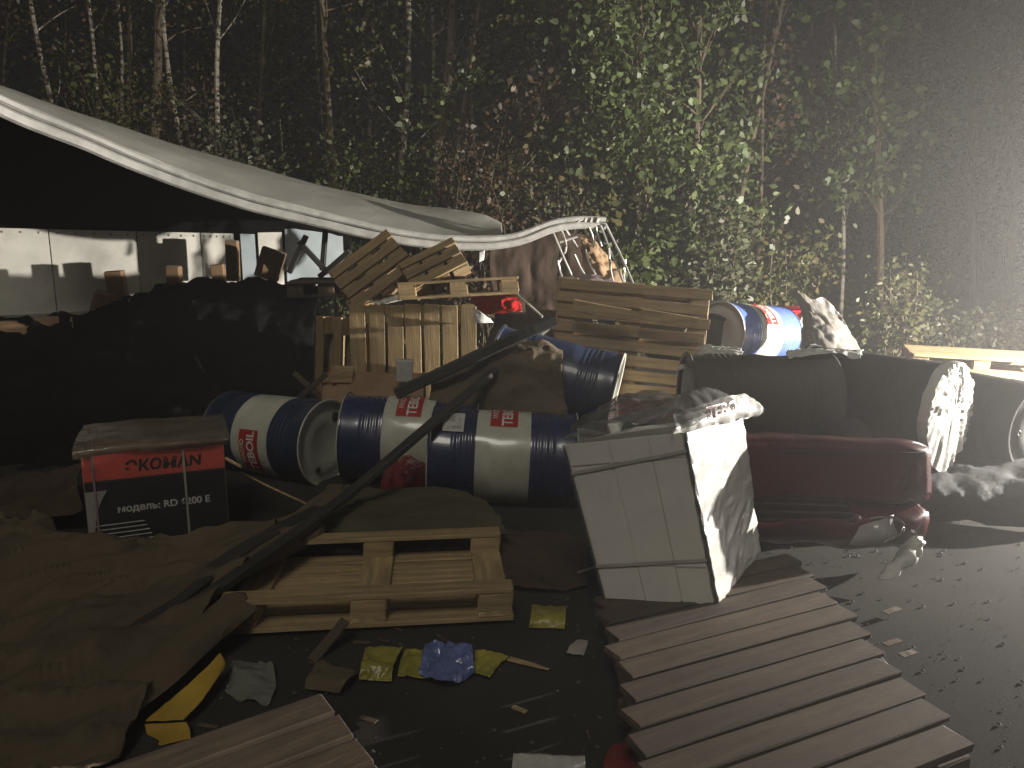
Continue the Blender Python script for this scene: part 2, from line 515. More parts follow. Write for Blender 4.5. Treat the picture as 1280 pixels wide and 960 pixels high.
def bend(o, amp, sc):
    for v in o.data.vertices:
        q = v.co * sc
        v.co += Vector((0, noise.noise(q), noise.noise(q + Vector((7, 7, 7))))) * amp


sc_ = lambda t: 0.86 - 0.22 * t
m = MB(); m.sweep([p + Vector((0, -0.01, 0.052 * sc_(i / 89))) for i, p in enumerate(ns)], rect(0.06, 0.075, 0.02), scale=sc_)
o = m.build('upper_rail', M['steel'], trailer, True); bend(o, 0.004, 3)
m = MB(); m.sweep([p + Vector((0, -0.025, -0.045 * sc_(i / 89))) for i, p in enumerate(ns)], rect(0.05, 0.10, 0.02), scale=sc_)
o = m.build('lower_rail', M['steel'], trailer, True); bend(o, 0.005, 4)
m = MB(); m.sweep([p + Vector((0, 0.01, 0.004)) for p in ns], rect(0.03, 0.05), scale=sc_)
m.build('rail_seam', M['rubber'], trailer)
# roof skin
nroof = spline(ns[:64], 76)
roof_net = []
fs_ = spline(far, 76)
for k in range(5):
    t = k / 4
    row = []
    for i in range(0, 76, 5):
        p = nroof[i].lerp(fs_[i], t)
        p.z += 0.085 * sc_(i / 89) * (1 - t) + 0.05 * math.sin(math.pi * t) * (1 - i / 90)
        row.append(p)
    roof_net.append(row)
o = sheet('roof_skin', roof_net, M['roof'], 110, 34, 0.012, 1.1, parent=trailer, thick=0.03, seed=3)
# far side: pale panels below; added black sheet above stands in for darkness
wall_top = lambda px: P(px, 285 + 7 * max(px, -200) / 290, 7.6 + (px / 430) * 1.6)
edges = [-190, -60, 60, 170, 250, 292]
for a, b in zip(edges[:-1], edges[1:]):
    A, B = wall_top(a), wall_top(b)
    d = (B - A).normalized(); A = A + d * 0.006; B = B - d * 0.006
    nrm = Vector((d.y, -d.x, 0)).normalized()
    A0, B0 = Vector((A.x, A.y, 0.25)), Vector((B.x, B.y, 0.25))
    k = nrm * 0.03
    m = MB(); m.hexa([A0 + k, B0 + k, B0 - k, A0 - k, A + k, B + k, B - k, A - k])
    m.build('wall_panel', M['wallpan'], trailer)
    for q in range(5):
        c = A.lerp(B, (q + 0.5) / 5) + k * 1.0 - Vector((0, 0, 0.035))
        m = MB(); m.box(c, (0.022, 0.022, 0.022), None, 0.006); m.build('rivet', M['steel'], trailer)
    c = (A0 + B0) / 2; c.z = 0.85
    m = MB(); m.box(c + nrm * 0.035, ((B - A).length * 0.97, 0.02, 0.06), Matrix.Rotation(math.atan2(d.y, d.x), 3, 'Z'), 0.005); m.build('load_rail', M['steel'], trailer)
for (a, b, h0, h1, mm) in [(300, 318, 0.9, 0.0, 'wallblue'), (322, 352, 0.95, 0.03, 'wallpan'), (356, 428, 1.0, 0.11, 'wallblue')]:
    A, B = wall_top(a), wall_top(b); A.z += h1 * 0.6; B.z += h1
    d = (B - A).normalized(); nrm = Vector((d.y, -d.x, 0)).normalized(); k = nrm * 0.02
    A0, B0 = Vector((A.x, A.y, h0)), Vector((B.x, B.y, h0 + 0.1))
    m = MB(); m.hexa([A0 + k, B0 + k, B0 - k, A0 - k, A + k, B + k, B - k, A - k]); m.build('wall_panel', M[mm], trailer)
cur = [[], [], []]
for px in (-190, -60, 60, 170, 290, 400, 440):
    w = wall_top(px); w += Vector((-0.04, 0.12, -0.15)); w.z = min(w.z, 1.62)
    i = min(range(76), key=lambda i: abs(fs_[i].x - w.x)); f = fs_[i].copy(); f.z -= 0.03
    for k in range(3): cur[k].append(w.lerp(f, k / 2))
sheet('darkness_sheet', cur, M['black'], 40, 14, 0.02, 1.6, parent=trailer, seed=5)  # added sheet, its black paints the darkness above the wall
m = MB()
A, B = wall_top(-190), wall_top(300)
n2 = Vector(((B - A).y, -(B - A).x, 0)).normalized() * 2.3
A0, B0 = Vector((A.x, A.y, 0.16)), Vector((B.x, B.y, 0.16))
up = Vector((0, 0, 0.08))
m.hexa([A0 + n2 * 0.02, B0 + n2 * 0.02, B0 - n2 * 0.02, A0 - n2 * 0.02, A0 + n2 * 0.02 + up, B0 + n2 * 0.02 + up, B0 - n2 * 0.02 + up, A0 - n2 * 0.02 + up])
m.build('floor_sill', M['rubber'], trailer)
# torn end of the roof: bent bows
for (a, b, c) in [((690, 287, 7.48), (703, 318, 7.42), (719, 353, 7.4)), ((700, 283, 7.5), (708, 310, 7.45), (697, 330, 7.4)), ((705, 284, 7.5), (716, 300, 7.6), (722, 309, 7.6)),
                  ((718, 318, 7.4), (726, 335, 7.4), (734, 349, 7.35)), ((732, 312, 7.5), (737, 330, 7.45), (747, 347, 7.4)), ((736, 284, 7.5), (741, 296, 7.5), (742, 310, 7.5)),
                  ((745, 284, 7.5), (748, 296, 7.5), (752, 308, 7.5)), ((751, 282, 7.5), (768, 325, 7.4), (785, 366, 7.2)), ((757, 280, 7.5), (781, 330, 7.35), (804, 384, 7.0)),
                  ((761, 310, 7.4), (763, 335, 7.4), (769, 362, 7.3)), ((782, 324, 7.4), (780, 345, 7.4), (783, 366, 7.3)), ((700, 303, 7.5), (715, 298, 7.5), (722, 296, 7.5)),
                  ((697, 326, 7.4), (701, 342, 7.4), (707, 356, 7.35)), ((720, 280, 7.5), (724, 276, 7.5), (728, 274, 7.5))]:
    m = MB(); m.tube(spline([P(*a), P(*b), P(*c)], 8), 0.011, 6); m.build('roof_bow', M['rod'], trailer, True)
for px in (722, 731, 738, 746):
    m = MB(); m.box(P(px, 275, 7.52), (0.035, 0.05, 0.05), Euler((0.3, 0.2, 0.4)).to_matrix(), 0.008); m.build('bracket', M['steel'], trailer)
sheet('hanging_flap', [[P(599, 315, 7.3), P(606, 312, 7.3)], [P(599, 328, 7.28), P(605, 325, 7.3)]], M['white_film'], 8, 8, 0.003, 8, parent=trailer)
sheet('torn_curtain', [[P(612, 296, 8.9), P(650, 292, 8.95), P(700, 288, 8.95), P(745, 292, 8.9)], [P(612, 345, 8.7), P(650, 345, 8.7), P(690, 345, 8.7), P(745, 345, 8.6)],
                       [P(620, 390, 8.2), P(650, 395, 8.2), P(690, 400, 8.1), P(740, 400, 8.1)], [P(600, 440, 7.4), P(650, 450, 7.3), P(690, 440, 7.2), P(740, 430, 7.3)]],
      M['brown_dark'], 50, 40, 0.05, 3, direction=(0, 0, 1), parent=trailer, seed=8)

# ------------------------------------------------------------------ pallets
BOARD = {}


def board_mesh(L, W, H, m, k=0):
    key = (round(L, 3), round(W, 3), round(H, 3), m, k)
    if key not in BOARD:
        b = MB(); b.box((0, 0, 0), (L, W, H), None, 0.004)
        r = random.Random(str(key))
        for v in b.v:
            v.y += r.uniform(-0.0025, 0.0025); v.z += r.uniform(-0.002, 0.002); v.x += r.uniform(-0.006, 0.006)
        BOARD[key] = b.mesh('board', M[m])
    return BOARD[key]


def frame(origin, ex, ey):
    """orthonormal matrix with x along ex, y as close as possible to ey, centred on origin"""
    x = Vector(ex).normalized(); y = Vector(ey); y = (y - x * y.dot(x)).normalized(); z = x.cross(y)
    mt = Matrix((x, y, z)).transposed().to_4x4(); mt.translation = origin
    return mt


def pallet(label, matrix, L=1.2, W=0.8, n=7, wood='wood', skew=0.0, missing=(), group='wooden pallets scattered over the wreck', jit=1.0, runner_only=False, decks=None, fill=0.86, ys=None):
    """local frame: centre of the base, length along X, deck on top at z = 0.144"""
    t = thing('wooden_pallet', label, 'pallet', group=group, matrix=matrix)
    r = random.Random(label)
    pitch = (W - 0.10) / (n - 1) if decks is None else decks
    bw = min(0.15, pitch * fill)
    for i in range(n):
        if i in missing: continue
        y = -W / 2 + 0.05 + i * pitch
        o = link('deck_board', board_mesh(L, bw, 0.022, wood, i % 3), t,
                 (r.uniform(-0.008, 0.008) * jit + skew * y, y, 0.133 + r.uniform(-0.001, 0.001)), (0, 0, r.uniform(-0.008, 0.008) * jit))
    sk = (-L / 2 + 0.0725, 0, L / 2 - 0.0725)
    for x in sk:
        link('cross_board', board_mesh(W, 0.145, 0.022, wood, 1), t, (x, 0, 0.111), (0, 0, R(90) + (math.atan(-skew) if skew else 0)))
    for y in ys if ys else ((-W / 2 + 0.05, 0, W / 2 - 0.05) if not runner_only else (-W / 2 + 0.05, W / 2 - 0.05)):
        for x in sk:
            link('block', board_mesh(0.145, 0.1, 0.078, wood, 2), t, (x + skew * y, y, 0.061), (0, 0, r.uniform(-0.03, 0.03)))
        link('runner', board_mesh(L, 0.1, 0.022, wood, 2), t, (skew * y, y, 0.011))
    return t


# upside-down pallet on the asphalt, front middle
a = PZ(275, 800, 0.0); b = PZ(648, 781, 0.0)
ex = (b - a).normalized(); ey = Vector((-ex.y, ex.x, 0))
c = a + ex * 0.6 + ey * 0.36
mt = Matrix.Translation(c + Vector((0, 0, 0.165))) @ frame(Vector(), ex, ey).to_3x3().to_4x4() @ Matrix.Rotation(R(180), 4, 'X')
pallet('upside-down pale pallet lying alone on the asphalt in front of the striped drums', mt, L=1.2, W=0.72, n=6, wood='wood_pale', runner_only=True)
# lower left pallet
ex = Vector((0.82, 0.57, 0)).normalized(); ey = Vector((-ex.y, ex.x, 0))
c = PZ(402, 868, 0.144) - ex * 0.6 - ey * 0.4; c.z = 0
pallet('brown pallet cut off by the bottom edge, beside the yellow tape', frame(c, ex, ey), n=6, wood='wood_grey')
# lower right pallet, boards sheared sideways
A = PZ(836, 1060, 0.144); B = PZ(1196, 916, 0.144); Cc = PZ(752, 752, 0.144)
ex = (B - A).normalized(); ey = Vector((-ex.y, ex.x, 0))
wv = Cc - A
Wd = wv.dot(ey); sk_ = wv.dot(ex) / Wd
c = (A + B) / 2 + wv / 2; c.z = 0
pallet('large brown pallet with sheared deck boards under the wrapped white carton', frame(c, ex, ey), L=(B - A).length, W=Wd + 0.1, n=11, wood='wood_grey', fill=0.9, skew=sk_, jit=2.2)
# extra boards underneath it at the bottom edge
c = PZ(1035, 950, 0.0) + Vector((-0.1, -0.28, 0)); c.z = 0
# standing pallet
a = P(437, 500, 5.9); b = P(592, 490, 6.0)
ex3 = Vector((0, 0.06, 1)); ey3 = (b - a).normalized()
c = P(514, 438, 5.98)
zz = Vector(ex3).cross(ey3)
pallet('upright pale pallet standing on end behind the striped drums', frame(P(514, 383, 5.98) - Vector((0, 0, 0.6)) + Vector((0, 0.14, 0)), Vector((0, 0.05, 1)), Vector((-1, -0.08, 0))), L=1.2, W=0.96, n=7, wood='wood')
# pallet turned end-on to its left
pallet('shadowed pallet standing edge-on left of the upright pallet', frame(P(415, 400, 6.25) - Vector((0, 0, 0.58)), Vector((0.05, 0.1, 1)), Vector((0.75, -0.65, 0.1))), L=1.2, W=0.6, n=5, wood='wood')
# flat pallet seen from its edge under the roof
pallet('flat pallet seen edge-on above a red bag, under the rail', frame(P(571, 374, 6.3) + Vector((0, 0.35, 0)), Vector((1, 0.06, 0.05)), Vector((-0.05, 1, -0.05))), L=0.98, W=0.8, n=6, wood='wood_pale')
# thrown pallets above
pallet('tilted pallet propped on its corner below the sagging rail', frame(P(468, 341, 6.6), Vector((0.75, 0.2, 0.55)), Vector((-0.55, 0.55, 0.6))) @ Matrix.Translation((0, 0, -0.07)), L=0.62, W=0.5, n=4, fill=0.7, wood='wood')
pallet('small broken pallet wedged behind the tilted one under the rail', frame(P(543, 335, 6.45), Vector((0.85, 0.2, 0.42)), Vector((-0.42, 0.6, 0.62))) @ Matrix.Translation((0, 0, -0.07)), L=0.5, W=0.34, n=3, fill=0.6, wood='wood')
pallet('unlit pallet lying in the black shade under the roof', frame(P(415, 368, 7.4), Vector((1, 0.1, 0)), Vector((-0.1, 1, 0))), L=0.7, W=0.8, n=5, wood='wood_grey')
# big slatted pallet on the heap
cx = P(787, 424, 5.75)
x3 = (P(880, 415, 5.72) - P(692, 398, 5.78)).normalized()
y3 = Vector((0.02, 0.22, 0.97))
pallet('wide slatted pallet tilted towards the viewer beside the standing blue drum', frame(cx, x3, y3) @ Matrix.Translation((0, 0, -0.12)), L=1.14, W=0.86, n=8, wood='wood', fill=0.74, jit=2.5)
# pallets at right
for lab, mt in [('upper of two pallets lying beyond the foil-ended drum', frame(P(1215, 458, 8.0) + Vector((0, 0, 0.0)), Vector((1, -0.35, -0.02)), Vector((0.35, 1, 0)))),
                ('lower of two pallets lying beyond the foil-ended drum', frame(P(1250, 482, 7.6), Vector((1, -0.2, -0.03)), Vector((0.2, 1, 0))))]:
    pallet(lab, mt, L=1.25, W=0.8, n=6, wood='wood')

# ------------------------------------------------------------------ drums
RB = 0.286
def drum_profile(x0, x1, off=0.0):
    xs = [x0]
    x = x0
    while x < x1 - 1e-6:
        x = min(x + 0.0075, x1); xs.append(x)
    out = []
    for x in xs:
        a = abs(x); r = RB
        if 0.17 < a < 0.31: r += 0.0045 * (1 - math.cos((a - 0.17) / 0.035 * 2 * math.pi)) / 2
        if a > 0.425: r += 0.008 * min(1, (a - 0.425) / 0.008)
        out.append((x, r + off))
    return out


DM = {}
def dmesh(key, fn):
    if key not in DM: DM[key] = fn()
    return DM[key]


def text_mesh(name, body, size, fn, m, italic=0.0, step=0.01, bold=0.0, spacing=1.0):
    """text turned to a mesh; fn maps (u, v) in metres to a point (text centred on 0,0)"""
    cu = bpy.data.curves.new(name, 'FONT'); cu.body = body; cu.size = size; cu.align_x = 'CENTER'; cu.align_y = 'CENTER'
    cu.shear = italic; cu.offset = bold; cu.space_character = spacing
    ob = bpy.data.objects.new(name, cu); COL.objects.link(ob)
    dg = bpy.context.evaluated_depsgraph_get(); dg.update()
    me = bpy.data.meshes.new_from_object(ob.evaluated_get(dg))
    bpy.data.objects.remove(ob); bpy.data.curves.remove(cu)
    bm = bmesh.new(); bm.from_mesh(me); bpy.data.meshes.remove(me)
    if step:
        x0 = min(v.co.x for v in bm.verts); x1 = max(v.co.x for v in bm.verts)
        x = x0 + step
        while x < x1:
            bmesh.ops.bisect_plane(bm, geom=bm.verts[:] + bm.edges[:] + bm.faces[:], plane_co=(x, 0, 0), plane_no=(1, 0, 0)); x += step
    for v in bm.verts: v.co = fn(v.co.x, v.co.y)
    out = bpy.data.meshes.new(name); bm.to_mesh(out); bm.free()
    out.materials.append(m)
    return out


def on_drum(ax, ang, off):
    """map: u runs round the drum upwards from angle ang, v along -X"""
    def f(u, v):
        a = ang + u / RB
        r = RB + off
        return Vector((ax - v, -r * math.cos(a), r * math.sin(a)))
    return f


def drum_patch(ax, wx, ang, wa, off, m):
    g = MB(); n = 12
    vs, fs = [], []
    f = on_drum(ax, ang, off)
    for i in range(n + 1):
        for j in (-0.5, 0.5):
            vs.append(f((i / n - 0.5) * wa, j * wx))
    for i in range(n): fs.append([2 * i, 2 * i + 1, 2 * i + 3, 2 * i + 2])
    g.add(vs, fs)
    me = g.mesh('label', m, True)
    return me


def dented(me, seed):
    me = me.copy()
    for v in me.vertices:
        x, y, z = v.co
        r = math.hypot(y, z)
        if r < 0.05: continue
        w = max(0.0, 1 - (abs(x) / 0.43) ** 6)
        d = -0.016 * w * max(0.0, noise.noise(Vector((x * 3.2 + seed * 5.1, y * 3.4, z * 3.4))) - 0.12) / 0.5 - 0.003 * w * noise.noise(Vector((x * 9, y * 9 + seed, z * 9)))
        v.co.y += y / r * d; v.co.z += z / r * d
    return me


def drum(label, centre, axis, roll=0.0, body='blue', band='drum_white', end='drum_end', sticker=False, label_ang=R(62), marks=True, group='steel oil drums spilled from the trailer', cap=None):
    x = Vector(axis).normalized(); y = Vector((0, 1, 0)); y = (y - x * y.dot(x)).normalized(); z = x.cross(y)
    mt = Matrix((x, y, z)).transposed().to_4x4(); mt.translation = centre
    mt = mt @ Matrix.Rotation(roll, 4, 'X')
    t = thing('oil_drum', label, 'drum', group=group, matrix=mt)
    def shell():
        b = MB(); p = drum_profile(-0.44, 0.44)
        b.lathe(p, 48); return b.mesh('body', M[body], True)
    b = link('body', dmesh(('body', body), shell), t)
    if band:
        link('white_band', dmesh(('band', band), lambda: (lambda q: (q.lathe([(-0.162, RB - 0.002)] + drum_profile(-0.162, 0.162, 0.0022) + [(0.162, RB - 0.002)], 48), q.mesh('white_band', M[band], True))[1])(MB())), t)
    def lid():
        q = MB(); q.lathe([(0.0, 0.0005), (0.0, 0.12), (0.004, 0.13), (0.004, 0.2), (0.0, 0.21), (0.0, 0.27), (0.022, 0.277), (0.026, 0.283), (0.026, 0.296), (0.018, 0.299)], 48)
        return q.mesh('lid', M[end], True)
    for s in (-1, 1):
        l = link('lid', dmesh(('lid', end), lid), t, (0.42 * s, 0, 0), (0, 0, 0 if s > 0 else math.pi))
        if s > 0 and cap is None:
            for by, br in ((0.19, 0.032), (-0.19, 0.018)):
                q = MB(); q.lathe([(0.0, br), (0.014, br), (0.016, br * 0.8), (0.012, 0.001)], 16, (0.001, by, 0)); link('bung', q.mesh('bung', M['rubber'], True), l)
    if marks:
        lb = link('label', dmesh(('lab', label_ang), lambda: drum_patch(0.0, 0.165, label_ang, 0.30, 0.0045, M['label_red'])), t)
        f = on_drum(0.022, label_ang, 0.0062)
        link('lettering', dmesh(('t1', label_ang), lambda: text_mesh('lettering', 'TEBOIL', 0.088, f, M['print_white'], bold=0.0022, step=0.012)), lb)
        f2 = on_drum(-0.052, label_ang, 0.0062)
        link('lettering', dmesh(('t2', label_ang), lambda: text_mesh('lettering', 'МАСЛО', 0.044, f2, M['print_white'], bold=0.001, step=0.012)), lb)
    if sticker:
        lb = link('sticker', drum_patch(-0.30, 0.125, R(58), 0.15, 0.012, M['paper']), t)
        for k, (uu, vv, wu, wv) in enumerate([(-0.045, -0.02, 0.02, 0.06), (0.02, 0.02, 0.05, 0.05), (-0.05, 0.03, 0.02, 0.012), (0.0, -0.035, 0.06, 0.008)]):
            f = on_drum(-0.30, R(58), 0.0132)
            q = MB(); nseg = 5
            q.add([f(uu + (i / nseg - 0.5) * wu, vv + j * wv) for i in range(nseg + 1) for j in (-0.5, 0.5)], [[2 * i, 2 * i + 1, 2 * i + 3, 2 * i + 2] for i in range(nseg)])
            link('print', q.mesh('print', M['strap'], True), lb)
    sd = sum(map(ord, label)) % 97
    for ch in t.children_recursive:
        if ch.name.split('.')[0] in ('body', 'white_band', 'label', 'lettering', 'sticker', 'print'): ch.data = dented(ch.data, sd)
    return t


drum('front blue and white drum with a paper sticker beside its red label', P(629, 571, 4.62) + Vector((0, 0, 0)), (0.99, -0.02, -0.045), sticker=True, label_ang=R(84))
drum('blue and white drum crossed by the long dark beam, red bag at its foot', P(516, 549, 5.02), (0.99, -0.04, -0.04), roll=R(0), label_ang=R(75))
d1a, d1b = P(418, 555, 5.0), P(285, 538, 5.45)
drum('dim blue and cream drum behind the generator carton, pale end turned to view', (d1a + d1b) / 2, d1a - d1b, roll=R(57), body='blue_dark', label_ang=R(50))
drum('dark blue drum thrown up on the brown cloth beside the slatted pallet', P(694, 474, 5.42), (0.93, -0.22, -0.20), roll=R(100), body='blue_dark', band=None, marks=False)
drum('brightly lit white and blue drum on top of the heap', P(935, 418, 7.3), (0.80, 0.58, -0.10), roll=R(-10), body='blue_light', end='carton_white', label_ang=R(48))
# dark drums across the crushed car
drum('grey film-wrapped drum lying across the crushed red car', P(945, 500, 4.72), (1, -0.03, -0.005), roll=R(120), body='grey_wrap', band='grey_wrap', end='grey_wrap', marks=False)
t7 = drum('black drum whose right end is wrapped in bright crumpled foil', P(1092, 499, 4.75), (0.62, -0.78, -0.02), body='black_wrap', band=None, end='grey_wrap', marks=False, cap=True)


def foil_cap():
    vs, fs = [], []
    n, mm = 150, 14
    for i in range(n):
        a = 2 * math.pi * i / n
        for j in range(mm):
            r = 0.302 * (j / (mm - 1))
            y, z = r * math.cos(a), r * math.sin(a)
            zz = z - 0.05 * max(0.0, -math.sin(a)) * (j / (mm - 1)) ** 2
            q = y / (0.42 - z)
            fold = 0.016 * ridged(Vector((q * 9, z * 0.4, 1.3)), 2) * (0.35 + 0.65 * j / (mm - 1)) + 0.006 * noise.noise(Vector((y * 50, z * 9, 8)))
            vs.append((0.452 + fold + 0.02 * (1 - (r / 0.3) ** 2), y, zz))
        for j, (xx, rr) in enumerate([(0.43, 0.306), (0.415, 0.304), (0.405 + 0.008 * noise.noise(Vector((3 * math.cos(a), 3 * math.sin(a), 5))), 0.301)]):
            k = 0.006 * noise.noise(Vector((i * 0.9, j, 3)))
            vs.append((xx, (rr + k) * math.cos(a), (rr + k) * math.sin(a)))
    w = mm + 3
    for i in range(n):
        i2 = (i + 1) % n
        for j in range(w - 1): fs.append([i * w + j, i2 * w + j, i2 * w + j + 1, i * w + j + 1])
    q = MB(); q.add(vs, fs)
    me = q.mesh('foil_cap', M['white_film'], True)
    return link('foil_cap', me, t7)


foil_cap()
drum('dark drum end-on in the haze beyond the foil-ended drum', P(1222, 520, 5.1), (0.35, -0.93, 0.0), body='black_wrap', band=None, end='black_wrap', marks=False)
drum('brown drum half buried at the foot of the far trailer wall', P(25, 440, 6.7), (0.85, 0.45, 0.05), body='kraft', band=None, end='kraft', marks=False)
drum('olive drum peeking over the slatted pallet', P(858, 425, 7.4), (0.25, -0.95, 0.0), body='olive', band=None, end='olive', marks=False)


# ------------------------------------------------------------------ generator carton
def generator_carton():
    A = PZ(113, 692, 0.0); B = PZ(288, 668, 0.0)
    A = P(113, 692, 3.72); B = P(288, 672, 3.99)
    w = (B - A).length
    c = A; t = thing('generator_carton', 'film-wrapped generator carton with a red top band and black front', 'carton', (A.x, A.y, 0))
    ex = (B - A); ex.z = 0; ex.normalize(); ey = Vector((-ex.y, ex.x, 0)); ez = Vector((0, 0, 1))
    A.z = 0
    H, D = 0.56, 0.55
    def pt(x, y, z): return A + ex * x + ey * y + ez * z
    rm = Matrix((ex, ey, ez)).transposed()
    m = MB(); m.box(pt(w / 2, D / 2, H / 2), (w, D, H), rm, 0.012); m.build('box', M['kraft'], t)
    m = MB(); m.box(pt(w / 2, -0.0035, 0.20), (w * 0.985, 0.006, 0.385), rm, 0.002); fr = m.build('black_front', M['ek_black'], t)
    m = MB(); m.box(pt(w / 2, -0.004, 0.474), (w * 0.99, 0.007, 0.155), rm, 0.002); rd = m.build('red_band', M['ek_red'], t)
    o = Vector(t['off'])
    link('lettering', text_mesh('lettering', 'ЭКОМАN', 0.078, lambda u, v: pt(w * 0.555 + u, -0.0095, 0.455 + v) - o, M['print_dark'], italic=0.12, step=0, bold=0.003, spacing=1.05), rd)
    link('lettering', text_mesh('lettering', 'модель: RD 6200 E', 0.052, lambda u, v: pt(w * 0.54 + u, -0.0085, 0.235 + v) - o, M['print_white'], step=0, bold=0.0012), fr)
    for k in range(5):
        m = MB(); m.box(pt(w * 0.22 + 0.01 * k, -0.008, 0.16 - 0.024 * k), (w * 0.34, 0.003, 0.004), rm); m.build('print_line', M['print_white'], fr)
    # pale swoosh at left
    pts = [pt(0.012 + 0.075 * (1 - math.sin(a)), -0.008, 0.02 + 0.33 * (a / 1.57)) for a in np.linspace(0, 1.57, 10)]
    m = MB()
    vs = []; 
    for k, p in enumerate(pts): vs += [pt(0.004, -0.0085, 0.015 + 0.33 * k / 9), pt(0.03 + 0.075 * (k / 9) ** 3, -0.0085, 0.015 + 0.33 * k / 9)]
    m.add(vs, [[2 * k, 2 * k + 1, 2 * k + 3, 2 * k + 2] for k in range(9)]); m.build('side_stripe', M['strap'], fr)
    for x in (0.075, 0.70):
        m = MB()
        m.sweep([pt(w * x, -0.012, 0.01), pt(w * x, -0.012, H - 0.008), pt(w * x, 0.0, H + 0.006), pt(w * x, D, H + 0.006)], rect(0.012, 0.004), up=(0, -1, 0.02)); m.build('strap', M['film_mauve'] if x < 0.1 else M['strap'], t)
    sheet('wrap_film', [[pt(-0.03, -0.02, H - 0.035), pt(w * 0.3, -0.022, H - 0.02), pt(w * 0.65, -0.022, H - 0.035), pt(w + 0.02, -0.02, H - 0.03)],
                        [pt(-0.03, -0.0, H + 0.012), pt(w * 0.3, 0.0, H + 0.02), pt(w * 0.65, 0.0, H + 0.012), pt(w + 0.03, 0, H + 0.01)],
                        [pt(-0.03, D * 0.5, H + 0.02), pt(w * 0.3, D * 0.5, H + 0.03), pt(w * 0.65, D * 0.5, H + 0.02), pt(w + 0.03, D * 0.5, H + 0.02)],
                        [pt(-0.03, D, H + 0.01), pt(w * 0.3, D, H + 0.02), pt(w * 0.65, D, H + 0.01), pt(w + 0.03, D, H + 0.01)]], M['film_brown'], 60, 40, 0.007, 6, parent=t, thick=0.002, seed=21)
    sheet('front_film', [[pt(0.0, -0.016, 0.02), pt(w * 0.5, -0.02, 0.02), pt(w, -0.016, 0.02)], [pt(0.0, -0.016, 0.25), pt(w * 0.5, -0.02, 0.25), pt(w, -0.016, 0.25)],
                         [pt(0.0, -0.016, H), pt(w * 0.5, -0.02, H), pt(w, -0.016, H)]], M['film'], 40, 30, 0.006, 8, parent=t, thick=0, seed=22)
    return pt, w, H


ekpt, ekw, ekH = generator_carton()
m = MB(); m.tube([P(282, 573, 3.95), P(302, 584, 3.9)], 0.009, 6); tag(m.build('wood_splinter', M['wood_pale'], None), 'short pale splinter sticking out beside the generator carton', 'splinter')
m = MB(); m.sweep([P(300, 590, 4.3), P(340, 610, 4.2), P(408, 641, 4.05)], rect(0.012, 0.008)); tag(m.build('thin_lath', M['wood_pale']), 'thin pale lath lying between carton and long beam', 'lath')


